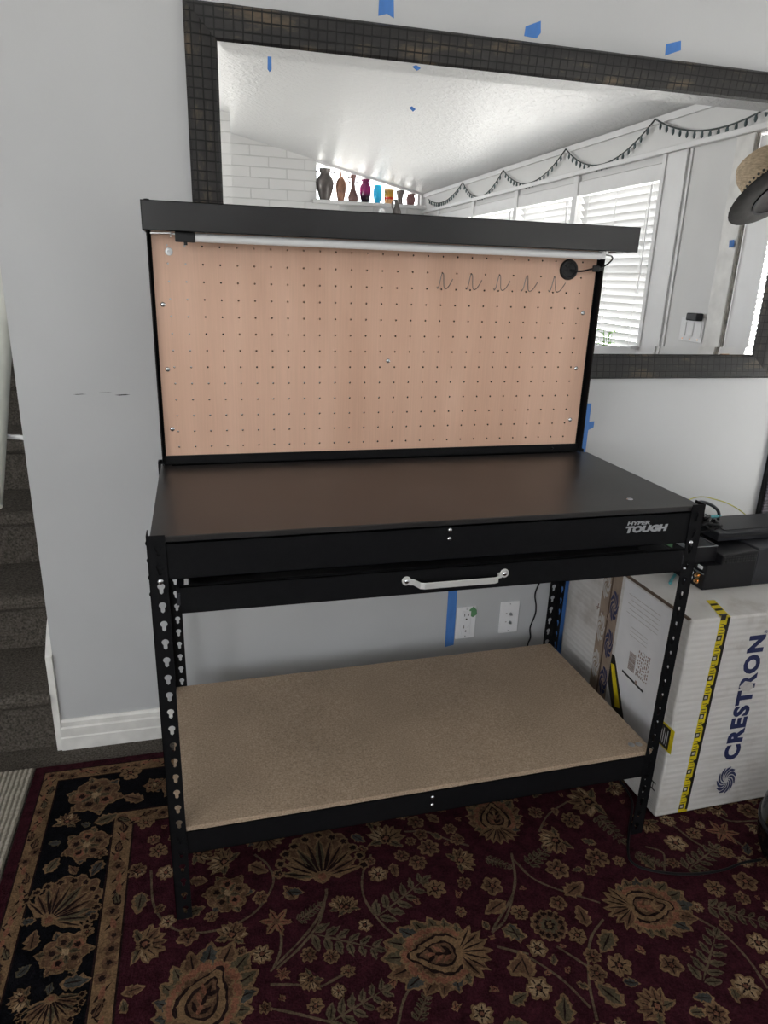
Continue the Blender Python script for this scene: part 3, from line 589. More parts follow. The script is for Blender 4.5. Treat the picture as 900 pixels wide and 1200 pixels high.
# base pile and the border's bands (frames around the field)
def frame(d0,d1,col,lay):
    RGB.mi=RUG.index(col); z=-.0040+lay*.00013
    a=(RX0+d0,RY0+d0,RX1-d0,RY1-d0); b=(RX0+d1,RY0+d1,RX1-d1,RY1-d1)
    for q in ([(a[0],a[1]),(a[2],a[1]),(b[2],b[1]),(b[0],b[1])],[(a[2],a[1]),(a[2],a[3]),(b[2],b[3]),(b[2],b[1])],[(a[2],a[3]),(a[0],a[3]),(b[0],b[3]),(b[2],b[3])],[(a[0],a[3]),(a[0],a[1]),(b[0],b[1]),(b[0],b[3])]):
        RGB.face([(x,y,z) for x,y in q])
RGB.mi=0; RGB.box((RX0,RY0,-.012),(RX1,RY1,-.0040))
frame(.029,.072,'tan',1); frame(.072,.240,'black',1); frame(.240,.290,'tan',1)
frame(.027,.031,'dark',2); frame(.070,.074,'dark',2); frame(.237,.242,'dark',2); frame(.288,.293,'dark',2)
# small running leaves in the two tan bands
rr=random.Random(3)
def bandrun(d,w):
    def put(x,y,a):
        k=rr.randrange(3)
        if k==0: flower(x,y,w*.36,5,rr.random()*6,'brown',3); flower(x,y,w*.15,5,0,'dark',4)
        elif k==1: leaf(x,y,w*.9,a+rr.uniform(-.5,.5),rr.choice(('olive','brown')),'dark',3,.2,.26)
        else:
            poly(tr(x,y,a+rr.choice((-.7,.7)),leafpts(w*1.1,w*.07)),'dark',3,.001); poly(tr(x,y,a+rr.uniform(-.3,.3),leafpts(w*.7,w*.14)),'salmon',4,.001)
    y=RY1-d
    while y>-.75: put(RX0+d+rr.uniform(-.25,.25)*w,y,PI/2); y-=w*.72
    x=RX0+d
    while x<1.4: put(x,RY1-d+rr.uniform(-.25,.25)*w,0); x+=w*.72
bandrun(.050,.040); bandrun(.265,.046)
KIND={'P':palmette,'A':fan,'L':lotus,'R':rosette,'S':lily,'Q':rose,'O':roundf,'F':frond,'T':petal,
      'E':lambda x,y,r,a: leaf(x,y,r*2,a,random.choice(('olive','olive','blue','brown')),'tan',6,.3,.34),
      'G':lambda x,y,r,a: leaf(x,y,r*2,a,'blue','olive',6,.3,.36)}
for p in VINES: vine(p)
for t,x,y,r,a in MOTIFS: KIND[t](x,y,r,a)
# the rest of the field (under the bench and towards the room)
occ=[(x,y,r) for t,x,y,r,a in MOTIFS]
def free(x,y,r): return all((x-a)**2+(y-b)**2>(r+c*.9)**2 for a,b,c in occ)
fx0,fx1,fy1=RX0+.30,1.70,RY1-.30
for t,r,tries in (('P',.085,90),('A',.07,60),('Q',.06,60),('L',.036,250),('R',.022,500),('E',.026,600),('F',.10,160),('T',.018,400),('R',.015,500),('E',.016,500)):
    for _ in range(tries):
        x=rr.uniform(fx0+r,fx1-r); y=rr.uniform(-.62,fy1-r)
        if y<-.05 and x>0 and r>.05: continue
        q=r*rr.uniform(.85,1.15)
        if free(x,y,q*1.05):
            KIND[t](x,y,q,rr.uniform(0,6.28)); occ.append((x,y,q))
# black border towards the right along the back and further down the left side
for x in [.0+.14*k for k in range(12)]: (rose,fan,lotus)[int(x*10)%3](x,RY1-.156+rr.uniform(-.01,.01),.062,rr.uniform(0,6))
for x in [.07+.14*k for k in range(11)]: leaf(x,RY1-.15+rr.uniform(-.05,.05),.05,rr.uniform(0,6),'olive','tan',6)
for k in range(70):
    x=RX0+rr.uniform(.085,.225); y=rr.uniform(-.55,RY1-.09)
    if free(x,y,.02): leaf(x,y,rr.uniform(.03,.045),rr.uniform(0,6),rr.choice(('olive','blue','brown')),'tan',6); occ.append((x,y,.02))
for y in [-.27-.15*k for k in range(4)]: (rose,fan,lotus)[int(-y*10)%3](RX0+.156,y,.062,rr.uniform(0,6))
for y in [.30-.15*k for k in range(9)]: (rose,fan,lotus)[int(abs(y)*10)%3](RX1-.156,y,.062,rr.uniform(0,6))
RGB.build('area_rug',RM,label='dark red oriental rug with flowers and a black border under the workbench',cat='rug')
boxo('runner',(-1.15,-1.9,-.012),(-.412,.628,-.002),'runner',label='cream ribbed runner mat beside the left edge of the red rug',cat='mat',bevel=.004)
M['tray']=mat('grey_drawer_tray',(.10,.10,.105),.5)
# ---------------------------------------------------------------- workbench
W_,D_=1.2,.575
bench=thing('workbench',(.6,.29,0),'black steel workbench with pegboard back, drawer and particle board shelf','workbench')
def keyhole(a):
    c,s=math.cos(a),math.sin(a); r=.0068
    if s<0:
        t=min(.0036/abs(c) if abs(c)>1e-9 else 9,.0165/abs(s)); r=max(r,t)
    return r
def post(name,fx,fy):
    """punched angle iron; fx, fy turn the distance from the outer corner into world x, y"""
    mb=MB(); w=.034; t=.0018; pit=.0396
    def wx(x,z): return fx(x)+.0105*z/.92*(1 if fx(x)>.6 else 0)
    maps=(lambda u,z,d:(wx(u,z),fy(d),z),lambda u,z,d:(wx(d,z),fy(u),z))
    for mp in maps:
        for k in range(23):
            c=.783+(3-k)*pit
            cell(mb,.0205,c,.0205,w-.0205,pit/2,pit/2,keyhole,t,mp)
        for z0,z1 in ((0,.783-19*pit-pit/2),(.783+3*pit+pit/2,.926)):
            for d in (0,t): mb.face([mp(0,z0,d),mp(w,z0,d),mp(w,z1,d),mp(0,z1,d)])
        for u in (0,w): mb.face([mp(u,0,0),mp(u,0,t),mp(u,.926,t),mp(u,.926,0)])
        for z in (0,.926): mb.face([mp(0,z,0),mp(w,z,0),mp(w,z,t),mp(0,z,t)])
    o=mb.build(name,'steel',bench)
    return o
P_=[]
for fx in (lambda u:u,lambda u:W_-u):
    for fy in (lambda v:v,lambda v:D_-v): P_.append(post('post',fx,fy))
def bolt(p,ax,parent,r=.0052,m='bolt'):
    mb=MB(); mb.lathe([(0,.0034),(r*.5,.0030),(r*.85,.0018),(r,0),(r,-.001),(0,-.001)],p,14,ax)
    for d in (0,PI/2):
        pass
    return mb.build('bolt',m,parent)
F_=(0,-1,0)
# worktop with its two tabs at the back
boxpts=[(.006,.006),(1.204,.006),(1.208,.05),(1.212,.525),(1.20,.527),(1.20,.548),(1.165,.548),(1.165,.527),(.034,.527),(.034,.548),(.006,.548)]
MB().prism([(x,y,.909) for x,y in boxpts],(0,0,.012)).build('worktop','worktop',bench,.0015)
MB().lathe([(0,.002),(.006,.0015),(.0075,0),(.0075,-.001),(0,-.001)],(1.065,.078,.921),16).build('screw','bolt',bench)
def channel(name,x0,x1,y,z0l,z1l,z0r,z1r,lip,parent=bench):
    mb=MB(); t=.0018
    mb.prism([(x0,y,z0l),(x1,y,z0r),(x1,y,z1r),(x0,y,z1l)],(0,t if lip>0 else -t,0))
    for zl,zr,s in ((z1l,z1r,-1),(z0l,z0r,1)):
        mb.prism([(x0,y,zl),(x1,y,zr),(x1,y,zr+s*t),(x0,y,zl+s*t)],(0,lip,0))
    return mb.build(name,'steel',parent)
fb=channel('front_beam',.0025,1.206,.0035,.834,.908,.834,.908,.02)
channel('rear_beam',.0025,1.206,.5705,.829,.9198,.829,.9198,-.02)
MB().box((.012,.528,.880),(1.19,.5685,.882)).build('slot_dark_sheet','steel',bench)  # dark sheet added below the worktop's rear slot to make it read black
def side(name,x,z0,z1):
    mb=MB(); mb.box((x,.03,z0),(x+.0018,.55,z1)); mb.box((x,.03,z0),(x+(.012 if x<.6 else -.012),.55,z0+.0018)); mb.build(name,'steel',bench)
side('side_beam',.0030,.829,.905); side('side_beam',1.201,.829,.905); side('side_beam',.0030,.19,.236); side('side_beam',1.1935,.198,.245)
sb=channel('shelf_beam',.0025,1.199,.0035,.178,.238,.184,.249,.02)
channel('shelf_beam',.0025,1.199,.5705,.178,.238,.184,.249,-.02)
SZ=lambda x:.250+.0115*x/1.2
sh=MB(); sh.prism([(.004,.0045,SZ(0)-.012),(1.192,.0045,SZ(1.2)-.012),(1.192,.0045,SZ(1.2)),(.004,.0045,SZ(0))],(0,.566,0))
sh=sh.build('shelf','particle',bench,.0008)
for x,y in ((1.150,.037),(1.170,.034)):
    MB().lathe([(0,.0015),(.006,.0012),(.009,0),(.009,-.001),(0,-.001)],(x,y,SZ(x)),16).build('washer','silver',sh)
for z in (.904-.004,.885-.004): bolt((.597,.0035,z),F_,fb)
for z in (.225,.203): bolt((.597,.0035,z),F_,sb)
bolt((.0205,0,.833),F_,P_[0],.006); bolt((1.188,0,.834),F_,P_[2],.006)
for z in (.905,.870,.835,.80): bolt((0,.018,z),(-1,0,0),P_[0],.005,'steel')
for z in (.77,): bolt((1.183,0,z),F_,P_[2],.004)
# maker's name on the beam
hy=text_mb('HYPER',.01,lambda u,v,w:(1.016+u*.058+v*.0022,.0033-w,.8855-u*.0005+v*.0085),bold=.0004)
to=text_mb('TOUGH',.02,lambda u,v,w:(1.011+u*.107+v*.0035,.0033-w,.8665+v*.0165),bold=.0013)
hy.b.from_mesh((lambda m:(to.b.to_mesh(m),m)[1])(bpy.data.meshes.new('lettering'))); to.b.free()
hy.build('lettering','logo',fb,label='silver lettering reading HYPER TOUGH')
# drawer, slightly open
DY=-.024
dw=MB(); dw.prism([(.055,DY,.7745),(1.153,DY,.7745),(1.153,DY,.829),(.055,DY,.829)],(0,.0016,0))
dw.box((.055,DY,.8274),(1.153,DY+.010,.829)); dw.box((.055,DY,.7745),(1.153,DY+.012,.7761))
dw=dw.build('drawer','steel',bench)
tr_=MB(); tr_.box((.07,DY+.002,.776),(1.14,.44,.7775)); 
for q in (((.07,DY+.002,.776),(.0715,.44,.820)),((1.1385,DY+.002,.776),(1.14,.44,.820)),((.07,.4385,.776),(1.14,.44,.820))): tr_.box(*q)
tr_.build('tray','tray',dw)
for x in (.048,1.152): MB().box((x,DY+.012,.786),(x+.012,.45,.812)).box((x+.004,DY+.006,.79),(x+.010,DY+.02,.808)).build('slide','plastic_grey',dw,.001)
hp=[(.505,DY-.001),(.514,DY-.003),(.523,DY-.022),(.531,DY-.025),(.683,DY-.025),(.691,DY-.022),(.700,DY-.003),(.709,DY-.001)]
hd=MB(); n=len(hp)
A=[];B=[]
for i,(x,y) in enumerate(hp):
    p0=Vector(hp[max(i-1,0)]); p1=Vector(hp[min(i+1,n-1)]); d=(p1-p0).normalized(); nn=Vector((-d.y,d.x))*.0016
    hh=.0085 if 2<=i<=5 else .008
    A.append([(x-nn.x,y-nn.y,z) for z in (.8025-hh*.8,.8025+hh*.8)]); B.append([(x+nn.x,y+nn.y,z) for z in (.8025-hh*.8,.8025+hh*.8)])
ring_=[[hd.b.verts.new(p) for p in (A[i][0],A[i][1],B[i][1],B[i][0])] for i in range(n)]
for i in range(n-1):
    for k in range(4): hd.b.faces.new([ring_[i][k],ring_[i][(k+1)%4],ring_[i+1][(k+1)%4],ring_[i+1][k]])
hd.b.faces.new(ring_[0]); hd.b.faces.new(ring_[-1])
for x in (.499,.715): hd.lathe([(0,.003),(.0088,.003),(.0098,.002),(.0098,-.001),(0,-.001)],(x,DY,.806),20,F_)
hd=hd.build('handle','chrome',dw,.0008)
for x in (.499,.715): bolt((x,DY-.003,.806),F_,hd,.0055)
# pegboard: real holes
pg=MB(); px0,pz0,ps=.055,.968,.0399
PX0,PX1,PZ0,PZ1=.0215,1.1745,.943,1.502
for i in range(28):
    for j in range(13):
        cell(pg,px0+i*ps,pz0+j*ps,px0-PX0 if i==0 else ps/2,PX1-px0-27*ps if i==27 else ps/2,pz0-PZ0 if j==0 else ps/2,PZ1-pz0-12*ps if j==12 else ps/2,lambda a:.0023,.009,lambda x,z,w:(x,.533+w,z),8,1)
for a,b in (((PX0,PZ0),(PX1,PZ0)),((PX0,PZ1),(PX1,PZ1)),((PX0,PZ0),(PX0,PZ1)),((PX1,PZ0),(PX1,PZ1))):
    pg.face([(a[0],.533,a[1]),(b[0],.533,b[1]),(b[0],.542,b[1]),(a[0],.542,a[1])])
pg=pg.build('pegboard',['pegboard','hole_shade'],bench,merge=1e-5)
for x,z in ((.038,1.314),(.039,1.162),(.041,1.014),(1.150,1.315),(1.149,1.164),(1.149,1.017),(.596,1.184)): bolt((x,.533,z),F_,pg,.0062)
bolt((.061,.533,1.488),F_,pg,.005)
MB().lathe([(0,.0002),(.0032,.0002),(.0034,.0014),(.0085,.0012),(.009,-.0005),(0,-.0005)],(.059,.533,1.433),20,F_).build('washer','silver',pg)
# upright angles, lower rail, hood
def upright(x,s):
    mb=MB(); mb.box((min(x,x+s*.034),.5422,.60),(max(x,x+s*.034),.544,1.528)); mb.box((min(x,x+s*.0018),.512,.925),(max(x,x+s*.0018),.544,1.528))
    return mb.build('upright','steel',bench)
ul=upright(.0125,1); ur=upright(1.1865,-1)
MB().box((.016,.5312,.922),(1.184,.5328,.946)).box((.016,.5312,.922),(1.184,.545,.9235)).build('lower_rail','steel',bench)
bolt((1.10,.5312,.934),F_,bench,.004,'steel')
hd_=MB(); t=.0016; x0,x1,y0,y1,z0,z1=.010,1.215,.410,.545,1.472,1.532
for q in (((x0,y0,z0),(x1,y0+t,z1)),((x0,y0,z1-t),(x1,y1,z1)),((x0,y0,z0),(x0+t,y1,z1)),((x1-t,y0,z0),(x1,y1,z1)),((x0,y0,z0),(x1,y0+.012,z0+t))): hd_.box(*q)
hood=hd_.build('light_hood','hood',bench)
MB().box((1.145,.50,1.532),(1.20,.545,1.5345)).build('top_plate','steel',hood)
MB().lathe([(0,.004),(.006,.003),(.0065,0),(0,0)],(.022,.43,1.532),12).build('bolt','steel',hood)
lt=MB(); lt.tube([(.118,.452,1.4625),(1.135,.452,1.4625)],.0095,16); lt=lt.build('light_tube','led',hood)
MB().box((.076,.441,1.452),(.119,.463,1.474)).build('end_cap','plastic_black',lt,.002)
MB().box((1.134,.443,1.454),(1.146,.461,1.474)).build('end_cap','plate',lt,.002)
MB().cyl((.098,.452,1.453),(.098,.452,1.446),.004,10).build('switch','plastic_black',lt)
MB().tube([(.024,.47,1.469),(.066,.455,1.470),(.076,.452,1.468)],.002,6).box((.0655,.445,1.462),(.0675,.46,1.474)).build('bracket','silver',lt)
gm=MB(); gm.lathe([(0,.003),(.018,.003),(.0195,.006),(.024,.006),(.0265,.003),(.027,-.001),(0,-.001)],(1.092,.533,1.427),32,F_); gm=gm.build('grommet','plastic_black',pg,label='round black cable grommet')
for k in range(6):
    a=2*PI*k/6+.3
    MB().tube([(1.092+.004*math.cos(a),.5295,1.427+.004*math.sin(a)),(1.092+.017*math.cos(a),.5295,1.427+.017*math.sin(a))],.0009,5).build('slit','slot',gm)
MB().tube(smoothpts([(1.094,.528,1.425),(1.12,.515,1.424),(1.145,.508,1.430),(1.166,.508,1.433),(1.187,.505,1.442),(1.200,.50,1.456),(1.190,.49,1.464),(1.165,.47,1.465),(1.146,.452,1.464)],6),.0022,8).build('power_cord','plastic_black',bench)
MB().box((1.150,.505,1.424),(1.170,.512,1.440)).box((1.170,.509,1.427),(1.182,.513,1.437)).build('cord_clip','plastic_black',bench,.002)
MB().lathe([(0,.003),(.006,.002),(.0065,0),(0,0)],(1.13,.437,1.4735),12,(0,0,-1)).build('bolt','bolt',hood)

# ---------------------------------------------------------------- hooks in the pegboard
HK=[('leftmost',.732),('second from the left',.8115),('middle',.8905),('second from the right',.969),('rightmost, nearest the round grommet',1.050)]
def hook(x):
    p=[(-.0115,.5322,.004),(-.0105,.529,.000),(-.008,.526,.008),(-.003,.525,.034),(.0005,.525,.037),(.0025,.525,.033),(.0045,.524,.006),(.007,.519,.000),(.0105,.509,.004),(.016,.500,.018),(.018,.498,.024)]
    return smoothpts([(x+a,b,1.369+c) for a,b,c in p],4)
h0=None
for nm,x in HK:
    lab='small bent wire hook in the pegboard, %s of the five'%nm
    if h0 is None: h0=MB().tube(hook(x),.0011,6).build('pegboard_hook','hook',label=lab,cat='hook',group='wire hooks on the pegboard'); hx=x
    else:
        o=h0.copy(); COL.objects.link(o); o.location.x+=x-hx; o['label']=lab

# ---------------------------------------------------------------- wall mirror
mi=thing('wall_mirror',(1.045,WY,1.11),'large wall mirror in a dark mosaic textured frame above the workbench','mirror')
ox0,ox1,oz0,oz1=.119,1.968,1.111,1.990
fw=.077
prof=[(0,WY-.002),(0,WY-.022),(.006,WY-.029),(.030,WY-.027),(.058,WY-.022),(.070,WY-.020),(.077,WY-.013),(.077,WY-.002)]
def rail(c0,c1,dirn,name,m):
    """mitred frame side from corner c0 to c1 (x,z); dirn points inwards"""
    d=Vector((c1[0]-c0[0],c1[1]-c0[1])).normalized(); mb=MB(); R=[]
    for c,s in ((c0,1),(c1,-1)):
        R.append([mb.b.verts.new((c[0]+dirn[0]*q+d.x*s*q,y,c[1]+dirn[1]*q+d.y*s*q)) for q,y in prof])
    k=len(prof)
    for i in range(k): mb.b.faces.new([R[0][i],R[0][(i+1)%k],R[1][(i+1)%k],R[1][i]])
    mb.b.faces.new(R[0]); mb.b.faces.new(R[1]); mb.build(name,m,mi)
rail((ox0,oz1),(ox1,oz1),(0,-1),'frame_rail','frame_h'); rail((ox0,oz0),(ox1,oz0),(0,1),'frame_rail','frame_h')
rail((ox0,oz0),(ox0,oz1),(1,0),'frame_upright','frame_v'); rail((ox1,oz0),(ox1,oz1),(-1,0),'frame_upright','frame_v')
gx0,gx1,gz0,gz1=ox0+fw-.003,ox1-fw+.003,oz0+fw-.003,oz1-fw+.003; gy=WY-.0155; bv=.026
mb=MB(); o_=[(gx0,gy+.0018,gz0),(gx1,gy+.0018,gz0),(gx1,gy+.0018,gz1),(gx0,gy+.0018,gz1)]; i_=[(gx0+bv,gy,gz0+bv),(gx1-bv,gy,gz0+bv),(gx1-bv,gy,gz1-bv),(gx0+bv,gy,gz1-bv)]
vo=[mb.b.verts.new(p) for p in o_]; vi=[mb.b.verts.new(p) for p in i_]; vb=[mb.b.verts.new((p[0],gy+.006,p[2])) for p in o_]
mb.b.faces.new(vi)
for k in range(4):
    mb.b.faces.new([vo[k],vo[(k+1)%4],vi[(k+1)%4],vi[k]]); mb.b.faces.new([vb[k],vb[(k+1)%4],vo[(k+1)%4],vo[k]])
mb.b.faces.new(vb[::-1]); mb.build('mirror_glass','mirror',mi)

# ---------------------------------------------------------------- tape, plates, marks on the wall
def tape(pts,lab,m='blue_tape',y=WY,th=.0006,cat='tape',name='masking_tape'):
    return MB().prism([(x,y-.0002,z) for x,z in pts],(0,-th,0)).build(name,m,label=lab,cat=cat)
tape([(.594,2.07),(.630,2.07),(.633,2.010),(.615,2.018),(.592,2.011)],'blue masking tape piece on the wall above the mirror, leftmost of three')
tape([(.992,2.030),(1.034,2.047),(1.037,2.020),(1.026,2.006),(.990,2.008)],'blue masking tape piece on the wall above the mirror, middle of three')
tape([(1.419,2.032),(1.464,2.045),(1.468,2.022),(1.420,2.004)],'slanted blue masking tape piece on the wall above the mirror, rightmost of three')
vt=MB(); vt.box((1.294,WY-.0008,.02),(1.326,WY-.0002,1.03)); vt.prism([(1.284,WY-.0008,.938),(1.300,WY-.0008,.930),(1.344,WY-.0008,.952),(1.344,WY-.0008,.972),(1.318,WY-.0008,.969),(1.290,WY-.0008,.966)],(0,-.0005,0))
vt.build('masking_tape','blue_tape',label='long vertical strip of blue masking tape on the wall behind the bench\'s right post',cat='tape')
tape([(.880,.52),(.912,.52),(.912,.205),(.880,.200)],'blue masking tape strip hanging down the wall left of the electrical outlet')
tape([(.314,1.893),(.323,1.893),(.323,1.866),(.318,1.860),(.313,1.866)],'thin blue tape strip stuck near the mirror glass\'s upper left corner',y=gy)
for z,s,l in ((1.903,.011,'tiny blue tape scrap on the mirror glass just under the top frame'),(1.809,.009,'tiny blue tape scrap on the mirror glass lower than the other scrap')):
    x=.693 if z>1.85 else .686; tape([(x-s,z+.003),(x-.002,z+.007),(x+s,z+.001),(x+.002,z-.005)],l,y=gy)
def plate(x0,x1,z0,z1,lab,cat,name):
    return MB().box((x0,WY-.006,z0),(x1,WY,z1)).build(name,'plate',bevel=.002,label=lab,cat=cat)
ot=plate(.914,.984,.229,.347,'white electrical outlet with two sockets on the wall beneath the drawer','outlet','electrical_outlet')
oi=boxo('socket_block',(.933,WY-.0085,.243),(.965,WY-.005,.333),'plate',ot,.0015)
for zc in (.266,.311):
    s=MB(); s.box((.9405,WY-.0092,zc+.003),(.9425,WY-.0084,zc+.013)).box((.9555,WY-.0092,zc+.004),(.9575,WY-.0084,zc+.012)).lathe([(0,.0008),(.003,.0008),(.003,0),(0,0)],(.949,WY-.0085,zc-.008),10,F_); s.build('slots','slot',oi)
for z in (.237,.339): MB().lathe([(0,.001),(.002,.001),(.0022,0),(0,0)],(.949,WY-.006,z),10,F_).build('screw','silver',ot)
tape([(.958,.337),(.972,.348),(.984,.334),(.986,.318),(.972,.308),(.958,.316)],'small green tape scrap on the corner of the electrical outlet','green_tape',y=WY-.0075)
jk=plate(1.073,1.143,.234,.352,'white cable jack plate with two connectors right of the electrical outlet','jack plate','jack_plate')
for z in (.274,.306):
    MB().lathe([(0,.011),(.0028,.011),(.0028,.004),(.0055,.004),(.0055,0),(0,0)],(1.112,WY-.006,z),12,F_).build('connector','silver',jk)
    MB().box((1.094,WY-.0066,z+.001),(1.099,WY-.006,z+.005)).build('mark','ink_faint',jk)
for z in (.242,.344): MB().lathe([(0,.001),(.002,.001),(.0022,0),(0,0)],(1.108,WY-.006,z),10,F_).build('screw','silver',jk)
MB().tube(smoothpts([(1.235,WY-.006,.56),(1.212,WY-.006,.43),(1.197,WY-.006,.375),(1.205,WY-.006,.33),(1.206,WY-.006,.295),(1.192,WY-.006,.245),(1.197,WY-.006,.205),(1.190,WY-.006,.17),(1.2,WY-.006,.06),(1.2,WY-.02,.0)],6),.0027,8).build('hanging_cable','plastic_black',label='thin black cord hanging down the wall right of the jack plate',cat='cord')
for x0,x1,z,h,w_ in ((-.212,-.178,1.0735,.0022,'leftmost of three'),(-.150,-.112,1.0775,.0016,'thin middle one of three'),(-.108,-.068,1.071,.0036,'thickest and rightmost of three')):
    sc=MB(); sc.prism([(x0,WY-.0003,z),(x0+.3*(x1-x0),WY-.0003,z-h*.5),(x1,WY-.0003,z),(x1-.3*(x1-x0),WY-.0003,z+h*.5)],(0,.0003,0))
    sc.build('scuff_mark','ink',label='short dark scuff on the grey wall left of the pegboard, '+w_,cat='scuff mark',group='scuff marks on the left wall')
SKY=11.0; EXPO=0.0
# ---------------------------------------------------------------- big cardboard box
BX0,BX1,BY0,BY1,BZ=1.268,1.93,.040,.625,.605
M['slot_brown']=mat('brown_corrugated_edge',(.10,.065,.045),.8,0,.3,40)
cb=thing('cardboard_box',((BX0+BX1)/2,(BY0+BY1)/2,0),'large scuffed white cardboard box with yellow tape right of the workbench','box')
body=MB().box((BX0,BY0,0),(BX1,BY1,BZ)).build('carton','cardboard',cb,.006)
L_=lambda y,z,w=0:(BX0-.0004-w,y,z)
fl=MB()
fl.prism([L_(.383,.006),L_(.3905,.006),L_(.3905,.602),L_(.383,.602)],(-.0006,0,0)); fl.build('flap_seam','slot_brown',body)
bt=MB(); bt.prism([L_(.340,.006),L_(.383,.006),L_(.383,.604),L_(.340,.604)],(-.0003,0,0)); bt.prism([L_(.391,.006),L_(.432,.006),L_(.432,.604),L_(.391,.604)],(-.0003,0,0)); bt.build('paper_tape','brown_tape',body)
def swirl(c,rx,rz,mp,th,n=10):
    """spiral of crescent blades"""
    mb=MB()
    for k in range(n):
        a0=2*PI*k/n; O=[];I=[]
        for i in range(9):
            t=i/8; r=.20+.80*t; a=a0-1.5*t; w=(PI/n)*(.45+.75*t)*min(1,(1-t)*5+.05)
            O.append((r,a+w*.8)); I.append((r,a-w*.8))
        P=O+I[::-1]
        mb.prism([mp(c[0]+rx*r*math.cos(a),c[1]+rz*r*math.sin(a),0) for r,a in P],Vector(mp(0,0,th))-Vector(mp(0,0,0)))
    return mb
for y,z in ((.362,.490),(.362,.365),(.362,.238),(.413,.54),(.413,.395),(.413,.27)):
    swirl((y,z),.021,.050,lambda y,z,w:(BX0-.0009-w,y,z),.0003,7).build('tape_logo','navy' if y<.4 else 'ink_faint',body)
lb=MB().prism([L_(.072,.17),L_(.326,.17),L_(.326,.594),L_(.072,.594)],(-.0005,0,0)).build('shipping_label','paper',body,label='large white paper sheet glued to the side')
q=lambda mb,y0,y1,z0,z1,d=.0010:mb.box((BX0-.0004-d-.0002,min(y0,y1),z0),(BX0-.0004-.0003,max(y0,y1),z1))
ln=MB()
for k in range(5): q(ln,.155,.30-.01*(k%2),.560-.014*k,.5618-.014*k)
for k in range(3): q(ln,.19,.27,.470-.012*k,.4715-.012*k)
ln.build('fine_print','ink_faint',lb)
bc=MB(); r5=random.Random(5); z=.345
while z<.40:
    h=r5.choice((.001,.0016,.0024)); q(bc,.226,.256,z,z+h); z+=h+r5.choice((.0012,.0018))
bc.build('barcode','ink_brown',lb)
tx=MB()
for k in range(7):
    z=.345
    while z<.425:
        h=r5.uniform(.003,.010); q(tx,.166+.008*k,.1695+.008*k,z,z+h); z+=h+r5.uniform(.002,.007)
q(tx,.206,.214,.318,.330); tx.build('label_print','ink_brown',lb)
MB().prism([L_(.278,.327,.0008),L_(.278,.320,.0008),L_(.172,.313,.0008),L_(.172,.320,.0008)],(-.0003,0,0)).build('marker_line','ink',lb)
wl=MB().prism([L_(.026,.218,.0004),L_(.084,.218,.0004),L_(.084,.290,.0004),L_(.026,.290,.0004)],(-.0004,0,0)).build('warning_label','yellow',body,label='yellow and black warning sticker')
wm=MB(); q(wm,.040,.081,.222,.284,.0013); wm.build('sticker_panel','tape_black',wl)
wm=MB()
for k in range(4): q(wm,.047+.008*k,.0495+.008*k,.230,.276-.008*(k%2),.0016)
wm.build('sticker_print','paper',wl)
text_mb('CRESTRON',.01,lambda u,v,w:(BX0-.0015-w,.086-v*.013,.580-u*.062+.0),bold=.0004,spacing=1.1).build('side_lettering','navy',body,label='small navy lettering reading CRESTRON')
swirl((.0795,.592),.007,.009,lambda y,z,w:(BX0-.0015-w,y,z),.0003,7).build('side_logo','navy',body)
text_mb('H',.01,lambda u,v,w:(BX0-.0006-w,.082-v*.022,.072+u*.026)).build('printed_mark','ink',body)
dt=MB()
for k in range(5): q(dt,.060,.092,.015+.007*k,.0172+.007*k,.0006)
dt.build('printed_lines','ink_faint',body)
MB().prism([L_(.338,.345,.0007),L_(.322,.345,.0007),L_(.226,.165,.0007),L_(.262,.120,.0007),L_(.338,.25,.0007)],(-.0003,0,0)).build('side_tape','tape_black',body)
MB().prism([L_(.336,.315,.0011),L_(.318,.318,.0011),L_(.262,.205,.0011),L_(.285,.195,.0011)],(-.0003,0,0)).build('side_tape_print','yellow',body)
sb_=MB()
for y0,z0,y1,z1 in ((.452,.447,.428,.452),(.440,.462,.444,.440),(.428,.455,.425,.44),(.405,.448,.385,.452),(.385,.452,.372,.435),(.390,.44,.372,.422),(.415,.45,.41,.438)):
    sb_.tube([(BX0-.0006,y0,z0),(BX0-.0006,y1,z1)],.0016,5)
sb_.build('handwriting','ink_brown',body)
MB().box((BX0-.0006,.05,.600),(BX0+.006,.34,.6058)).build('torn_edge','slot_brown',body)
# front: name, logo, tape
FY=BY0-.0004
text_mb('CRESTRON',.05,lambda u,v,w:(1.506-v*.052,FY-w-.0002,.157+u*.386),bold=.0026,spacing=1.16).build('lettering','navy',body,label='large navy lettering reading CRESTRON')
text_mb('®',.01,lambda u,v,w:(1.507-v*.010,FY-w-.0002,.546+u*.010)).build('trademark','navy',body)
swirl((1.481,.088),.032,.046,lambda x,z,w:(x,FY-w,z),.0004,11).build('logo','navy',body,label='navy spiral logo')
tp=MB(); tx0=lambda z:1.3395+.0125*z/.605
def strip(mb,a,b,z0,z1,d):
    mb.prism([(tx0(z0)+a,FY-d,z0),(tx0(z0)+b,FY-d,z0),(tx0(z1)+a,FY-d,z1),][:0] or [(tx0(z0)+a,FY-d,z0),(tx0(z0)+b,FY-d,z0),(tx0(z1)+b,FY-d,z1),(tx0(z1)+a,FY-d,z1)],(0,-.0003,0))
strip(tp,0,.029,.004,.606,0)
TT=BZ+.0005
tp.prism([(1.352,FY,TT),(1.381,FY,TT),(1.408,.132,TT),(1.384,.136,TT)],(0,0,.0004))
tp=tp.build('warning_tape','yellow',body,label='yellow and black printed packing tape')
bk=MB()
z=.012
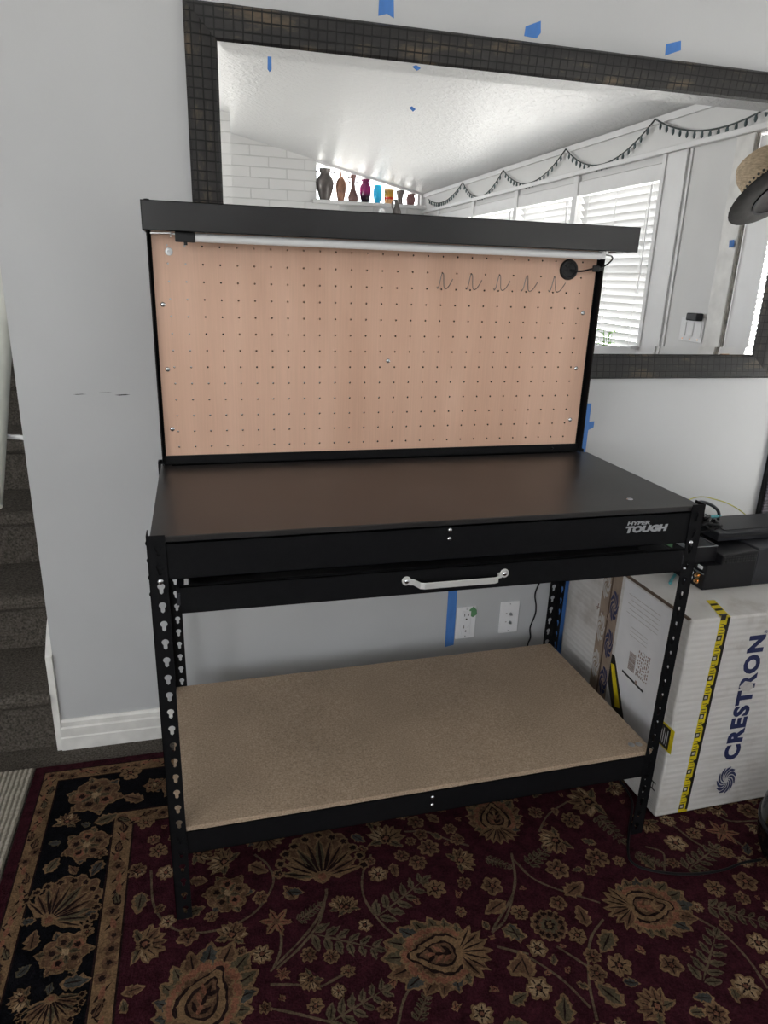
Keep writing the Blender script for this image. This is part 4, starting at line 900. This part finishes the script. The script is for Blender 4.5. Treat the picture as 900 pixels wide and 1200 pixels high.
while z<.60:
    strip(bk,.021,.029,z,min(z+.058,.605),.0004)
    strip(bk,.0,.015,z+.004,z+.020,.0004)
    for k in range(4):
        zz=z+.024+.0085*k
        if zz+.003<.604: strip(bk,.003,.019-(k%2)*.004,zz,zz+.0022,.0004)
    if z+.05<.6: bk.prism([(tx0(z)+.0215,FY-.0004,z+.034),(tx0(z)+.0135,FY-.0004,z+.046),(tx0(z)+.0215,FY-.0004,z+.050)],(0,-.0003,0))
    z+=.0582
for k in range(3):
    y=.048+.028*k; s=(y-FY)/.094
    bk.prism([(1.354+.03*s,y,TT+.0005),(1.378+.028*s,y,TT+.0005),(1.381+.028*s,y+.010,TT+.0005),(1.358+.03*s,y+.010,TT+.0005)],(0,0,.0003))
bk.mi=1; gr=bk
z=.012
while z<.59:
    strip(gr,.0035,.0115,z+.008,z+.016,.0008); z+=.0582
bk.build('tape_print',['tape_black','ink_faint'],tp)
mg=MB(); mg.prism([(1.455,FY-.0002,.392),(1.470,FY-.0002,.408),(1.492,FY-.0002,.402),(1.502,FY-.0002,.388),(1.490,FY-.0002,.374),(1.468,FY-.0002,.378)],(0,-.0009,0)); mg.build('torn_patch','ink_faint',body,label='grey scuffed patch over the letter T')

# ---------------------------------------------------------------- electronics on the box
def rc(v): return v
Z=BZ+.0006
am=thing('amplifier',(1.495,.28,Z),'black audio amplifier with gold jacks standing on the white box','amplifier')
ab=MB(); prof=[(1.414,Z),(1.577,Z),(1.577,Z+.107),(1.462,Z+.099),(1.462,Z+.072),(1.418,Z+.072)]
ab.prism([(x,.192,z) for x,z in prof],(0,.17,0)); ab=ab.build('case','plastic_black',am,.003)
vs=MB()
for r in range(3):
    for k in range(12): vs.box((1.468+.0088*k,.1905,Z+.076+.0075*r),(1.468+.0088*k+.0058,.1935,Z+.0805+.0075*r))
vs.build('vent_slots','slot',ab)
for y,z,m in ((.215,.030,'brass'),(.240,.030,'bolt'),(.215,.014,'brass'),(.240,.014,'bolt')):
    MB().lathe([(0,.010),(.0042,.010),(.0045,.002),(.0085,.002),(.0085,0),(0,0)],(1.4135,y,Z+z+.006),14,(-1,0,0)).build('audio_jack',m,am)
MB().box((1.4125,.205,Z+.057),(1.416,.222,Z+.066)).build('rating_tag','paper',am)
MB().box((1.411,.195,Z+.046),(1.4145,.30,Z+.0485)).build('edge_strip','silver',am)
sp=thing('speaker_unit',(1.67,.30,Z),'dark grey block right of the black amplifier on the white box','electronics')
MB().box((1.580,.196,Z),(1.86,.42,Z+.110)).build('case','plastic_grey',sp,.004)
MB().box((1.64,.1945,Z+.012),(1.86,.197,Z+.08)).build('front_panel','gloss_black',sp,.001)
mo=thing('converter_module',(1.44,.26,Z+.0725),'small black module with green terminal on top of the amplifier','electronics')
mm=MB().box((1.3835,.215,Z+.0728),(1.4605,.36,Z+.119)).build('case','plastic_black',mo,.002)
MB().box((1.3815,.30,Z+.082),(1.3845,.340,Z+.098)).build('terminal','green_plastic',mo,.001)
MB().box((1.3825,.25,Z+.105),(1.3842,.32,Z+.117)).build('port_panel','silver',mo)
for y in (.225,.232): MB().lathe([(0,.003),(.003,.002),(.0035,0),(0,0)],(1.3835,y,Z+.085+(y-.225)*2),10,(-1,0,0)).build('screw','bolt',mo)
MB().tube([(1.384,.216,Z+.1195),(1.4605,.216,Z+.1195),(1.4605,.36,Z+.1195)],.0012,6).build('edge_trim','silver',mo)
fd=thing('disc_player',(1.66,.36,Z+.1105),'flat dark grey player lying across the other electronics on the box','electronics')
MB().box((1.498,.262,Z+.1106),(1.90,.40,Z+.136)).build('case','plastic_grey',fd,.004)
MB().box((1.508,.2605,Z+.124),(1.90,.263,Z+.127)).build('seam','slot',fd)
MB().box((1.53,.28,Z+.136),(1.86,.385,Z+.138)).build('top_cover','plastic_black',fd,.001)
# cables
cbk=MB(); r9=random.Random(9)
for k in range(9):
    p=[(1.385+r9.uniform(0,.02),.24+r9.uniform(0,.10),Z+.128+r9.uniform(0,.02))]
    for j in range(4): p.append((1.38+r9.uniform(0,.11),.24+r9.uniform(0,.16),Z+.135+r9.uniform(.0,.055)))
    p.append((1.49,.30+r9.uniform(0,.1),Z+.16+r9.uniform(0,.02)))
    cbk.tube(smoothpts(p,6),.0042,6)
cbk.build('cable_tangle','plastic_black',label='tangle of black cables between the amplifier module and the bench post',cat='cable')
MB().tube(smoothpts([(1.455,.34,.775),(1.475,.345,.803),(1.498,.35,.806),(1.53,.35,.796),(1.556,.35,.779),(1.566,.35,.760),(1.56,.345,.752)],6),.0048,8).build('cable_loop','plastic_grey',label='thick dark grey cable looping above the electronics',cat='cable')
MB().tube(smoothpts([(1.48,.35,.755),(1.51,.35,.7605),(1.545,.35,.7595),(1.57,.35,.7605)],6),.0045,8).build('teal_cable','teal',label='short teal cable lying on the cable tangle',cat='cable')
MB().tube(smoothpts([(1.50,.44,.775),(1.557,.45,.786),(1.590,.45,.786),(1.619,.45,.779),(1.665,.45,.766),(1.704,.45,.749),(1.740,.45,.729),(1.765,.45,.710),(1.782,.45,.685),(1.79,.45,.640),(1.78,.45,.609)],6),.0016,6).build('thin_cord','yelgreen',label='thin yellow green wire arching over the electronics',cat='wire')
MB().tube(smoothpts([(1.352,.245,.6095),(1.366,.26,.611),(1.382,.275,.610),(1.400,.29,.611)],6),.0042,8).build('teal_tie','teal',label='teal strap end lying on the box top beside the bench post',cat='strap')
# speaker cabinet behind the box at the right
sk=thing('woven_panel',(2.23,.705,-.012),'tall dark grey woven panel standing against the wall behind the electronics','panel')
MB().box((2.050,.700,-.012),(2.40,.7185,1.02)).build('panel_frame','plastic_black',sk,.003)
MB().box((2.056,.694,.0),(2.396,.700,1.016)).build('woven_face','grille',sk,.003)
# glossy black canister and the cords on the rug
vc=thing('vacuum_canister',(1.565,-.19,0),'glossy black rounded canister on the rug at the right edge','vacuum cleaner')
MB().lathe([(0,.0),(.095,.0),(.118,.012),(.132,.05),(.136,.10),(.130,.15),(.112,.195),(.080,.228),(.04,.242),(0,.246)],(1.565,-.19,.0005),40).build('body','gloss_black',vc)
MB().lathe([(.1345,.0),(.138,.002),(.138,.010),(.1345,.012)],(1.565,-.19,.10),40).build('trim_ring','plastic_black',vc)
MB().tube(smoothpts([(1.565,-.19,.24),(1.57,-.19,.30),(1.60,-.20,.34),(1.63,-.21,.32),(1.70,-.23,.2),(1.74,-.25,.03)],6),.018,12).build('hose','rubber',vc)
MB().tube(smoothpts([(1.258,.24,.0035),(1.253,.16,.0035),(1.236,.10,.0035),(1.175,.02,.0035),(1.122,-.055,.0035),(1.113,-.088,.0035),(1.135,-.115,.0035),(1.196,-.143,.0035),(1.265,-.158,.0035),(1.333,-.160,.0035),(1.392,-.152,.0035),(1.445,-.155,.0035)],8),.0032,8).build('floor_cord','rubber',label='black power cord curving over the rug to the glossy canister',cat='cord')

# ---------------------------------------------------------------- back of the room, seen in the mirror
def vcol(*c): return c
VZ=2.1085; VY=YF-.05
def vase(name,x,prof,m,lab,handles=()):
    t=thing(name,(x,VY,VZ),lab,'vase','vases on the window ledge')
    prof=[(r*1.10,z) for r,z in prof]; handles=[[(a*1.16+.004,b) for a,b in h] for h in handles]
    inner=[(max(r-.004,.002),z) for r,z in prof[::-1] if z>.02]
    MB().lathe([(0,0)]+prof+inner+[(0,.012)],(x,VY,VZ),28).build('vessel',m,t)
    for h in handles:
        for s in (-1,1): MB().tube(smoothpts([(x+s*a,VY,VZ+b) for a,b in h],6),.007,8).build('handle',m,t)
    return t
M['v1']=mat('dark_pewter_glaze',(.13,.115,.11),.3,.2,.4,12); M['v2']=mat('brown_copper_glaze',(.34,.17,.11),.3,0,.5,14); M['v3']=mat('dark_brown_clay',(.20,.11,.10),.5,0,.3,14)
M['v4']=m_vase('magenta_glass',[(0,(.02,.01,.02)),(.28,(.06,.01,.05)),(.5,(.55,.02,.28)),(.9,(.35,.05,.20))],.55)
M['v5']=m_vase('turquoise_glass',[(0,(.06,.62,.78)),(1,(.10,.78,.90))],.6)
M['v6']=m_vase('striped_glass',[(0,(.75,.62,.35)),(.30,(.80,.55,.28)),(.36,(.62,.03,.02)),(.46,(.65,.04,.02)),(.5,(.75,.50,.08)),(.8,(.55,.38,.08)),(1,(.75,.55,.25))],.5)
M['v7']=mat('dark_grey_clay',(.18,.145,.145),.5,0,.3,14); M['v8']=mat('dark_red_clay',(.24,.12,.12),.5,0,.3,14)
vase('two_handled_vase',1.458,[(.045,0),(.048,.01),(.06,.05),(.078,.12),(.082,.165),(.074,.20),(.05,.235),(.044,.25),(.05,.27),(.056,.295)],'v1','large dark two-handled urn standing leftmost on the window ledge',[[(.045,.262),(.075,.265),(.085,.24),(.075,.212)]])
vase('bottle_vase',1.622,[(.026,0),(.03,.01),(.042,.06),(.050,.13),(.046,.18),(.028,.215),(.010,.235),(.008,.265),(.011,.272)],'v2','brown long-necked bottle vase second from left on the ledge')
vase('two_handled_vase',1.748,[(.032,0),(.046,.02),(.048,.05),(.036,.085),(.022,.125),(.017,.17),(.018,.21),(.026,.24),(.03,.252)],'v3','slender dark brown vase with looped handles third on the ledge',[[(.018,.222),(.036,.228),(.044,.208),(.034,.188),(.017,.19)]])
vase('glass_vase',1.876,[(.032,0),(.036,.01),(.050,.07),(.054,.12),(.052,.155),(.036,.18),(.030,.19),(.040,.21),(.044,.22)],'v4','magenta glass vase with a dark foot on the ledge')
vase('glass_vase',2.006,[(.018,0),(.024,.006),(.036,.045),(.042,.095),(.040,.135),(.030,.17),(.024,.18)],'v5','turquoise egg-shaped glass vase on the ledge')
vase('glass_tumbler',2.128,[(.040,0),(.042,.005),(.045,.07),(.048,.142)],'v6','yellow glass with a red band on the ledge')
vase('trumpet_vase',2.246,[(.026,0),(.030,.01),(.026,.035),(.024,.06),(.034,.105),(.044,.138)],'v7','dark trumpet-shaped vase between the yellow glass and the red pot on the ledge')
vase('squat_vase',2.362,[(.028,0),(.032,.006),(.042,.04),(.046,.068),(.036,.088),(.034,.096),(.046,.112)],'v8','squat dark red pot rightmost on the window ledge')
sf=boxo('wall_shelf',(1.80,YF,1.905),(2.42,YF+.42,1.93),'trim',label='white wall shelf under the vase ledge on the brick wall',cat='shelf',bevel=.003)
MB().prism([(1.925,-4.62,1.9305),(2.0,-4.62,1.9305),(1.998,-4.62,1.99),(1.985,-4.62,2.025),(1.9625,-4.62,2.04),(1.94,-4.62,2.025),(1.927,-4.62,1.99)],(0,.05,0)).build('arched_ornament','plate',label='small white arched ornament on the wall shelf',cat='ornament',bevel=.004)
t=thing('pitcher',(2.12,-4.6,1.9305),'black curved pitcher on the wall shelf beside the white ornament','pitcher')
MB().lathe([(0,0),(.035,0),(.045,.04),(.042,.09),(.026,.13),(.022,.15),(.036,.195),(.030,.193),(.018,.15),(0,.14)],(2.12,-4.6,1.9305),24).build('vessel','v1',t)
MB().tube(smoothpts([(2.10,-4.6,2.115),(2.075,-4.6,2.11),(2.068,-4.6,2.07),(2.085,-4.6,2.02)],6),.006,8).build('handle','v1',t)
# string lights along the ceiling edge above the windows
sg=thing('string_lights',(2.48,-2.4,2.2),'string of small dark lights swagged above the windows','string lights')
PK=[(-4.72,2.16),(-3.74,2.21),(-2.86,2.205),(-1.875,2.21),(-.93,2.214),(.10,2.19)]
SAG=[.09,.15,.145,.15,.115]; W0=[]; BP=[]
for (ya,za),(yb,zb),sg_ in zip(PK,PK[1:],SAG):
    nn=18
    for k in range(nn):
        t=k/nn; p=Vector((2.478,ya+(yb-ya)*t,za+(zb-za)*t-sg_*4*t*(1-t))); W0.append(p)
        if k: BP.append(p)
W0.append(Vector((2.478,PK[-1][0],PK[-1][1])))
MB().tube(W0,.004,5).build('light_wire','wire',sg)
b0=None
for p in BP:
    if b0 is None:
        b0=MB().lathe([(0,0),(.0045,-.002),(.005,-.009),(.007,-.014),(.007,-.024),(.003,-.033),(0,-.034)],p,8).build('bulb','garland',sg); bp=p
    else:
        o=b0.copy(); COL.objects.link(o); o.parent=sg; o.location=b0.location+(p-bp)
# switches near the door
def gang(y0,y1,z0,z1,n,lab):
    t=boxo('switch_plate',(XR-.006,y0,z0),(XR,y1,z1),'plate',label=lab,cat='light switch',bevel=.002)
    for k in range(n):
        yc=y0+(y1-y0)*(k+.5)/n; r=boxo('rocker',(XR-.009,yc-.017,z0+.026),(XR-.005,yc+.017,z1-.022),'trim',t,.001)
        boxo('screw',(XR-.0075,yc-.003,z0+.010),(XR-.0055,yc+.003,z0+.016),'brass',t)
gang(-.485,-.312,1.135,1.252,3,'white triple light switch plate beside the door, upper of two')
gang(-.472,-.300,.985,1.100,3,'white triple light switch plate beside the door, lower of two')
ad=MB().box((XR-.045,-.405,1.238),(XR-.004,-.325,1.274)).build('sensor_box','plastic_grey',label='small dark grey box sitting on the upper switch plate',cat='sensor',bevel=.006)
# hats by the door
d=Vector((-.22,-.62,.75)).normalized(); hc=Vector((2.36,.125,1.775))
h1=thing('straw_hat',hc,'tan woven straw hat hanging beside the door, seen in the mirror','hat')
def hatshape(rb,rc_,hh,c,ax,flare): return MB().lathe([(0,hh*.93),(rc_*.45,hh),(rc_*.8,hh*.96),(rc_*.97,hh*.7),(rc_,hh*.15),(rc_*1.04,0),(rb*.8,flare*.3),(rb,flare),(rb,flare-.004),(rb*.8,flare*.3-.004),(rc_*1.0,-.004),(rc_*.95,hh*.15),(rc_*.9,hh*.68),(0,hh*.88)],c,36,ax)
hatshape(.125,.098,.15,hc,d,.012).build('hat_body','straw',h1)
hb=MB(); R=Vector((0,0,1)).rotation_difference(d).to_matrix()
for r in range(2):
    for k in range(30):
        a=2*PI*(k+.5*r)/30; p=hc+R@Vector((.0995*math.cos(a),.0995*math.sin(a),.030+.013*r)); o=hc+R@Vector((.085*math.cos(a),.085*math.sin(a),.030+.013*r)); hb.cyl(o,p,.0052,6)
hb.build('vent_holes','slot',h1)
h2=thing('felt_hat',hc-d*.03,'dark grey wide-brimmed felt hat hanging under the straw hat','hat')
MB().lathe([(.10,.0),(.13,-.002),(.165,.006),(.183,.018),(.185,.015),(.167,.002),(.13,-.007),(.10,-.006),(.09,-.003),(.085,.02),(.088,.022)],hc-d*.026,40,d).build('brim','felt',h2)
MB().lathe([(.10,-.006),(.101,-.012),(.092,-.012),(.085,.018)],hc-d*.026,36,d).build('sweat_band','band',h2)
MB().lathe([(.0925,-.0115),(.088,-.004),(.075,.006),(.04,.012),(0,.014)],hc-d*.026,36,d).build('lining','felt',h2)
hk=thing('coat_hook',(2.49,.02,1.74),'metal coat hook on the door casing behind the hats','hook')
MB().tube(smoothpts([(2.52,.02,1.80),(2.47,.03,1.80),(2.43,.04,1.80),(2.41,.045,1.80),(2.40,.045,1.815)],6),.006,8).build('arm','silver',hk)
MB().box((2.515,.0,1.77),(2.522,.04,1.85)).build('back_plate','silver',hk,.001)
MB().prism([(XR-.0225,-.216,1.60),(XR-.0225,-.186,1.602),(XR-.0225,-.180,1.575),(XR-.0225,-.195,1.57),(XR-.0225,-.212,1.568)],(-.0006,0,0)).build('masking_tape','blue_tape',label='blue masking tape scrap on the door casing below the hats',cat='tape')
# plant on the window sill
t=thing('potted_plant',(2.41,-1.05,.885),'small leafy green plant on the window sill behind the bench','plant')
MB().lathe([(0,0),(.035,0),(.045,.07),(.048,.075),(.042,.072),(0,.065)],(2.45,-1.05,WZ0-.0195),20).build('pot','pot',t)
lv=MB(); r3=random.Random(2)
for k in range(16):
    a=r3.uniform(0,6.28); h=r3.uniform(.03,.2); b=Vector((2.445+.035*math.cos(a),-1.05+.06*math.sin(a),.95+h)); L=r3.uniform(.03,.055); dd=Vector((math.cos(a)*.7,math.sin(a),r3.uniform(-.2,.5))).normalized(); s=dd.cross(Vector((0,0,1))).normalized()
    lv.face([b,b+dd*L*.5+s*L*.3,b+dd*L+Vector((0,0,-.01)),b+dd*L*.5-s*L*.3]); lv.tube([(2.45,-1.05,.945),b],.0015,5)
lv.build('foliage','leaf',t)

# ---------------------------------------------------------------- daylight, camera
w=bpy.data.worlds.new('daylight'); SC.world=w; w.use_nodes=True; T=w.node_tree; bg=T.nodes['Background']
tc=T.nodes.new('ShaderNodeTexCoord'); sp=T.nodes.new('ShaderNodeSeparateXYZ'); T.links.new(tc.outputs['Generated'],sp.inputs[0])
rp=T.nodes.new('ShaderNodeValToRGB'); T.links.new(sp.outputs['Z'],rp.inputs['Fac'])
mr=T.nodes.new('ShaderNodeMapRange'); mr.inputs['From Min'].default_value=-1; mr.inputs['From Max'].default_value=1; T.links.new(sp.outputs['Z'],mr.inputs['Value']); T.links.new(mr.outputs[0],rp.inputs['Fac'])
e=rp.color_ramp.elements; e[0].position=.42; e[0].color=(1.25,1.2,1.12,1); e[1].position=.56; e[1].color=(.77,.785,.81,1)
T.links.new(rp.outputs['Color'],bg.inputs['Color']); bg.inputs['Strength'].default_value=SKY
def portal(loc,rot,sx,sy):
    l=bpy.data.lights.new('daylight_portal','AREA'); l.shape='RECTANGLE'; l.size=sx; l.size_y=sy; l.cycles.is_portal=True
    o=bpy.data.objects.new('daylight_portal',l); COL.objects.link(o); o.location=loc; o.rotation_euler=rot
for a,b in WIN: portal((XR+.125,(a+b)/2,(WZ0+WZ1)/2),(0,PI/2,0),WZ1-WZ0,b-a)
portal((XR+.125,.22,1.1),(0,PI/2,0),2.0,.78)
portal((1.908,YF-.155,2.345),(PI/2,0,0),1.10,.47)
portal((.3275,YF-.155,2.34),(PI/2,0,0),.255,.52)
portal((-1.9,YF-.155,1.8),(PI/2,0,0),2.2,1.6)
portal((XL-.125,-3.05,1.7),(0,-PI/2,0),1.4,1.7)
cam=bpy.data.cameras.new('camera'); co=bpy.data.objects.new('camera',cam); COL.objects.link(co)
cam.sensor_fit='VERTICAL'; cam.sensor_height=24; cam.lens=24*822.551/1200; cam.clip_start=.02
yaw,pitch,roll=.2659,-.3223,.0329
f=Vector((math.sin(yaw)*math.cos(pitch),math.cos(yaw)*math.cos(pitch),math.sin(pitch))); r=Vector((math.cos(yaw),-math.sin(yaw),0)); u=r.cross(f)
r2=r*math.cos(roll)+u*math.sin(roll); u2=-r*math.sin(roll)+u*math.cos(roll)
m=Matrix((r2,u2,-f)).transposed().to_4x4(); m.translation=(.1048,-1.2798,1.3915); co.matrix_world=m
SC.camera=co
SC.view_settings.view_transform='Standard'; SC.view_settings.look='None'; SC.view_settings.gamma=1; SC.view_settings.use_curve_mapping=False
SC.view_settings.exposure=EXPO
try:
    SC.cycles.use_denoising=True; SC.cycles.max_bounces=12; SC.cycles.diffuse_bounces=6; SC.cycles.transparent_max_bounces=16; SC.cycles.sample_clamp_indirect=10
except Exception: pass
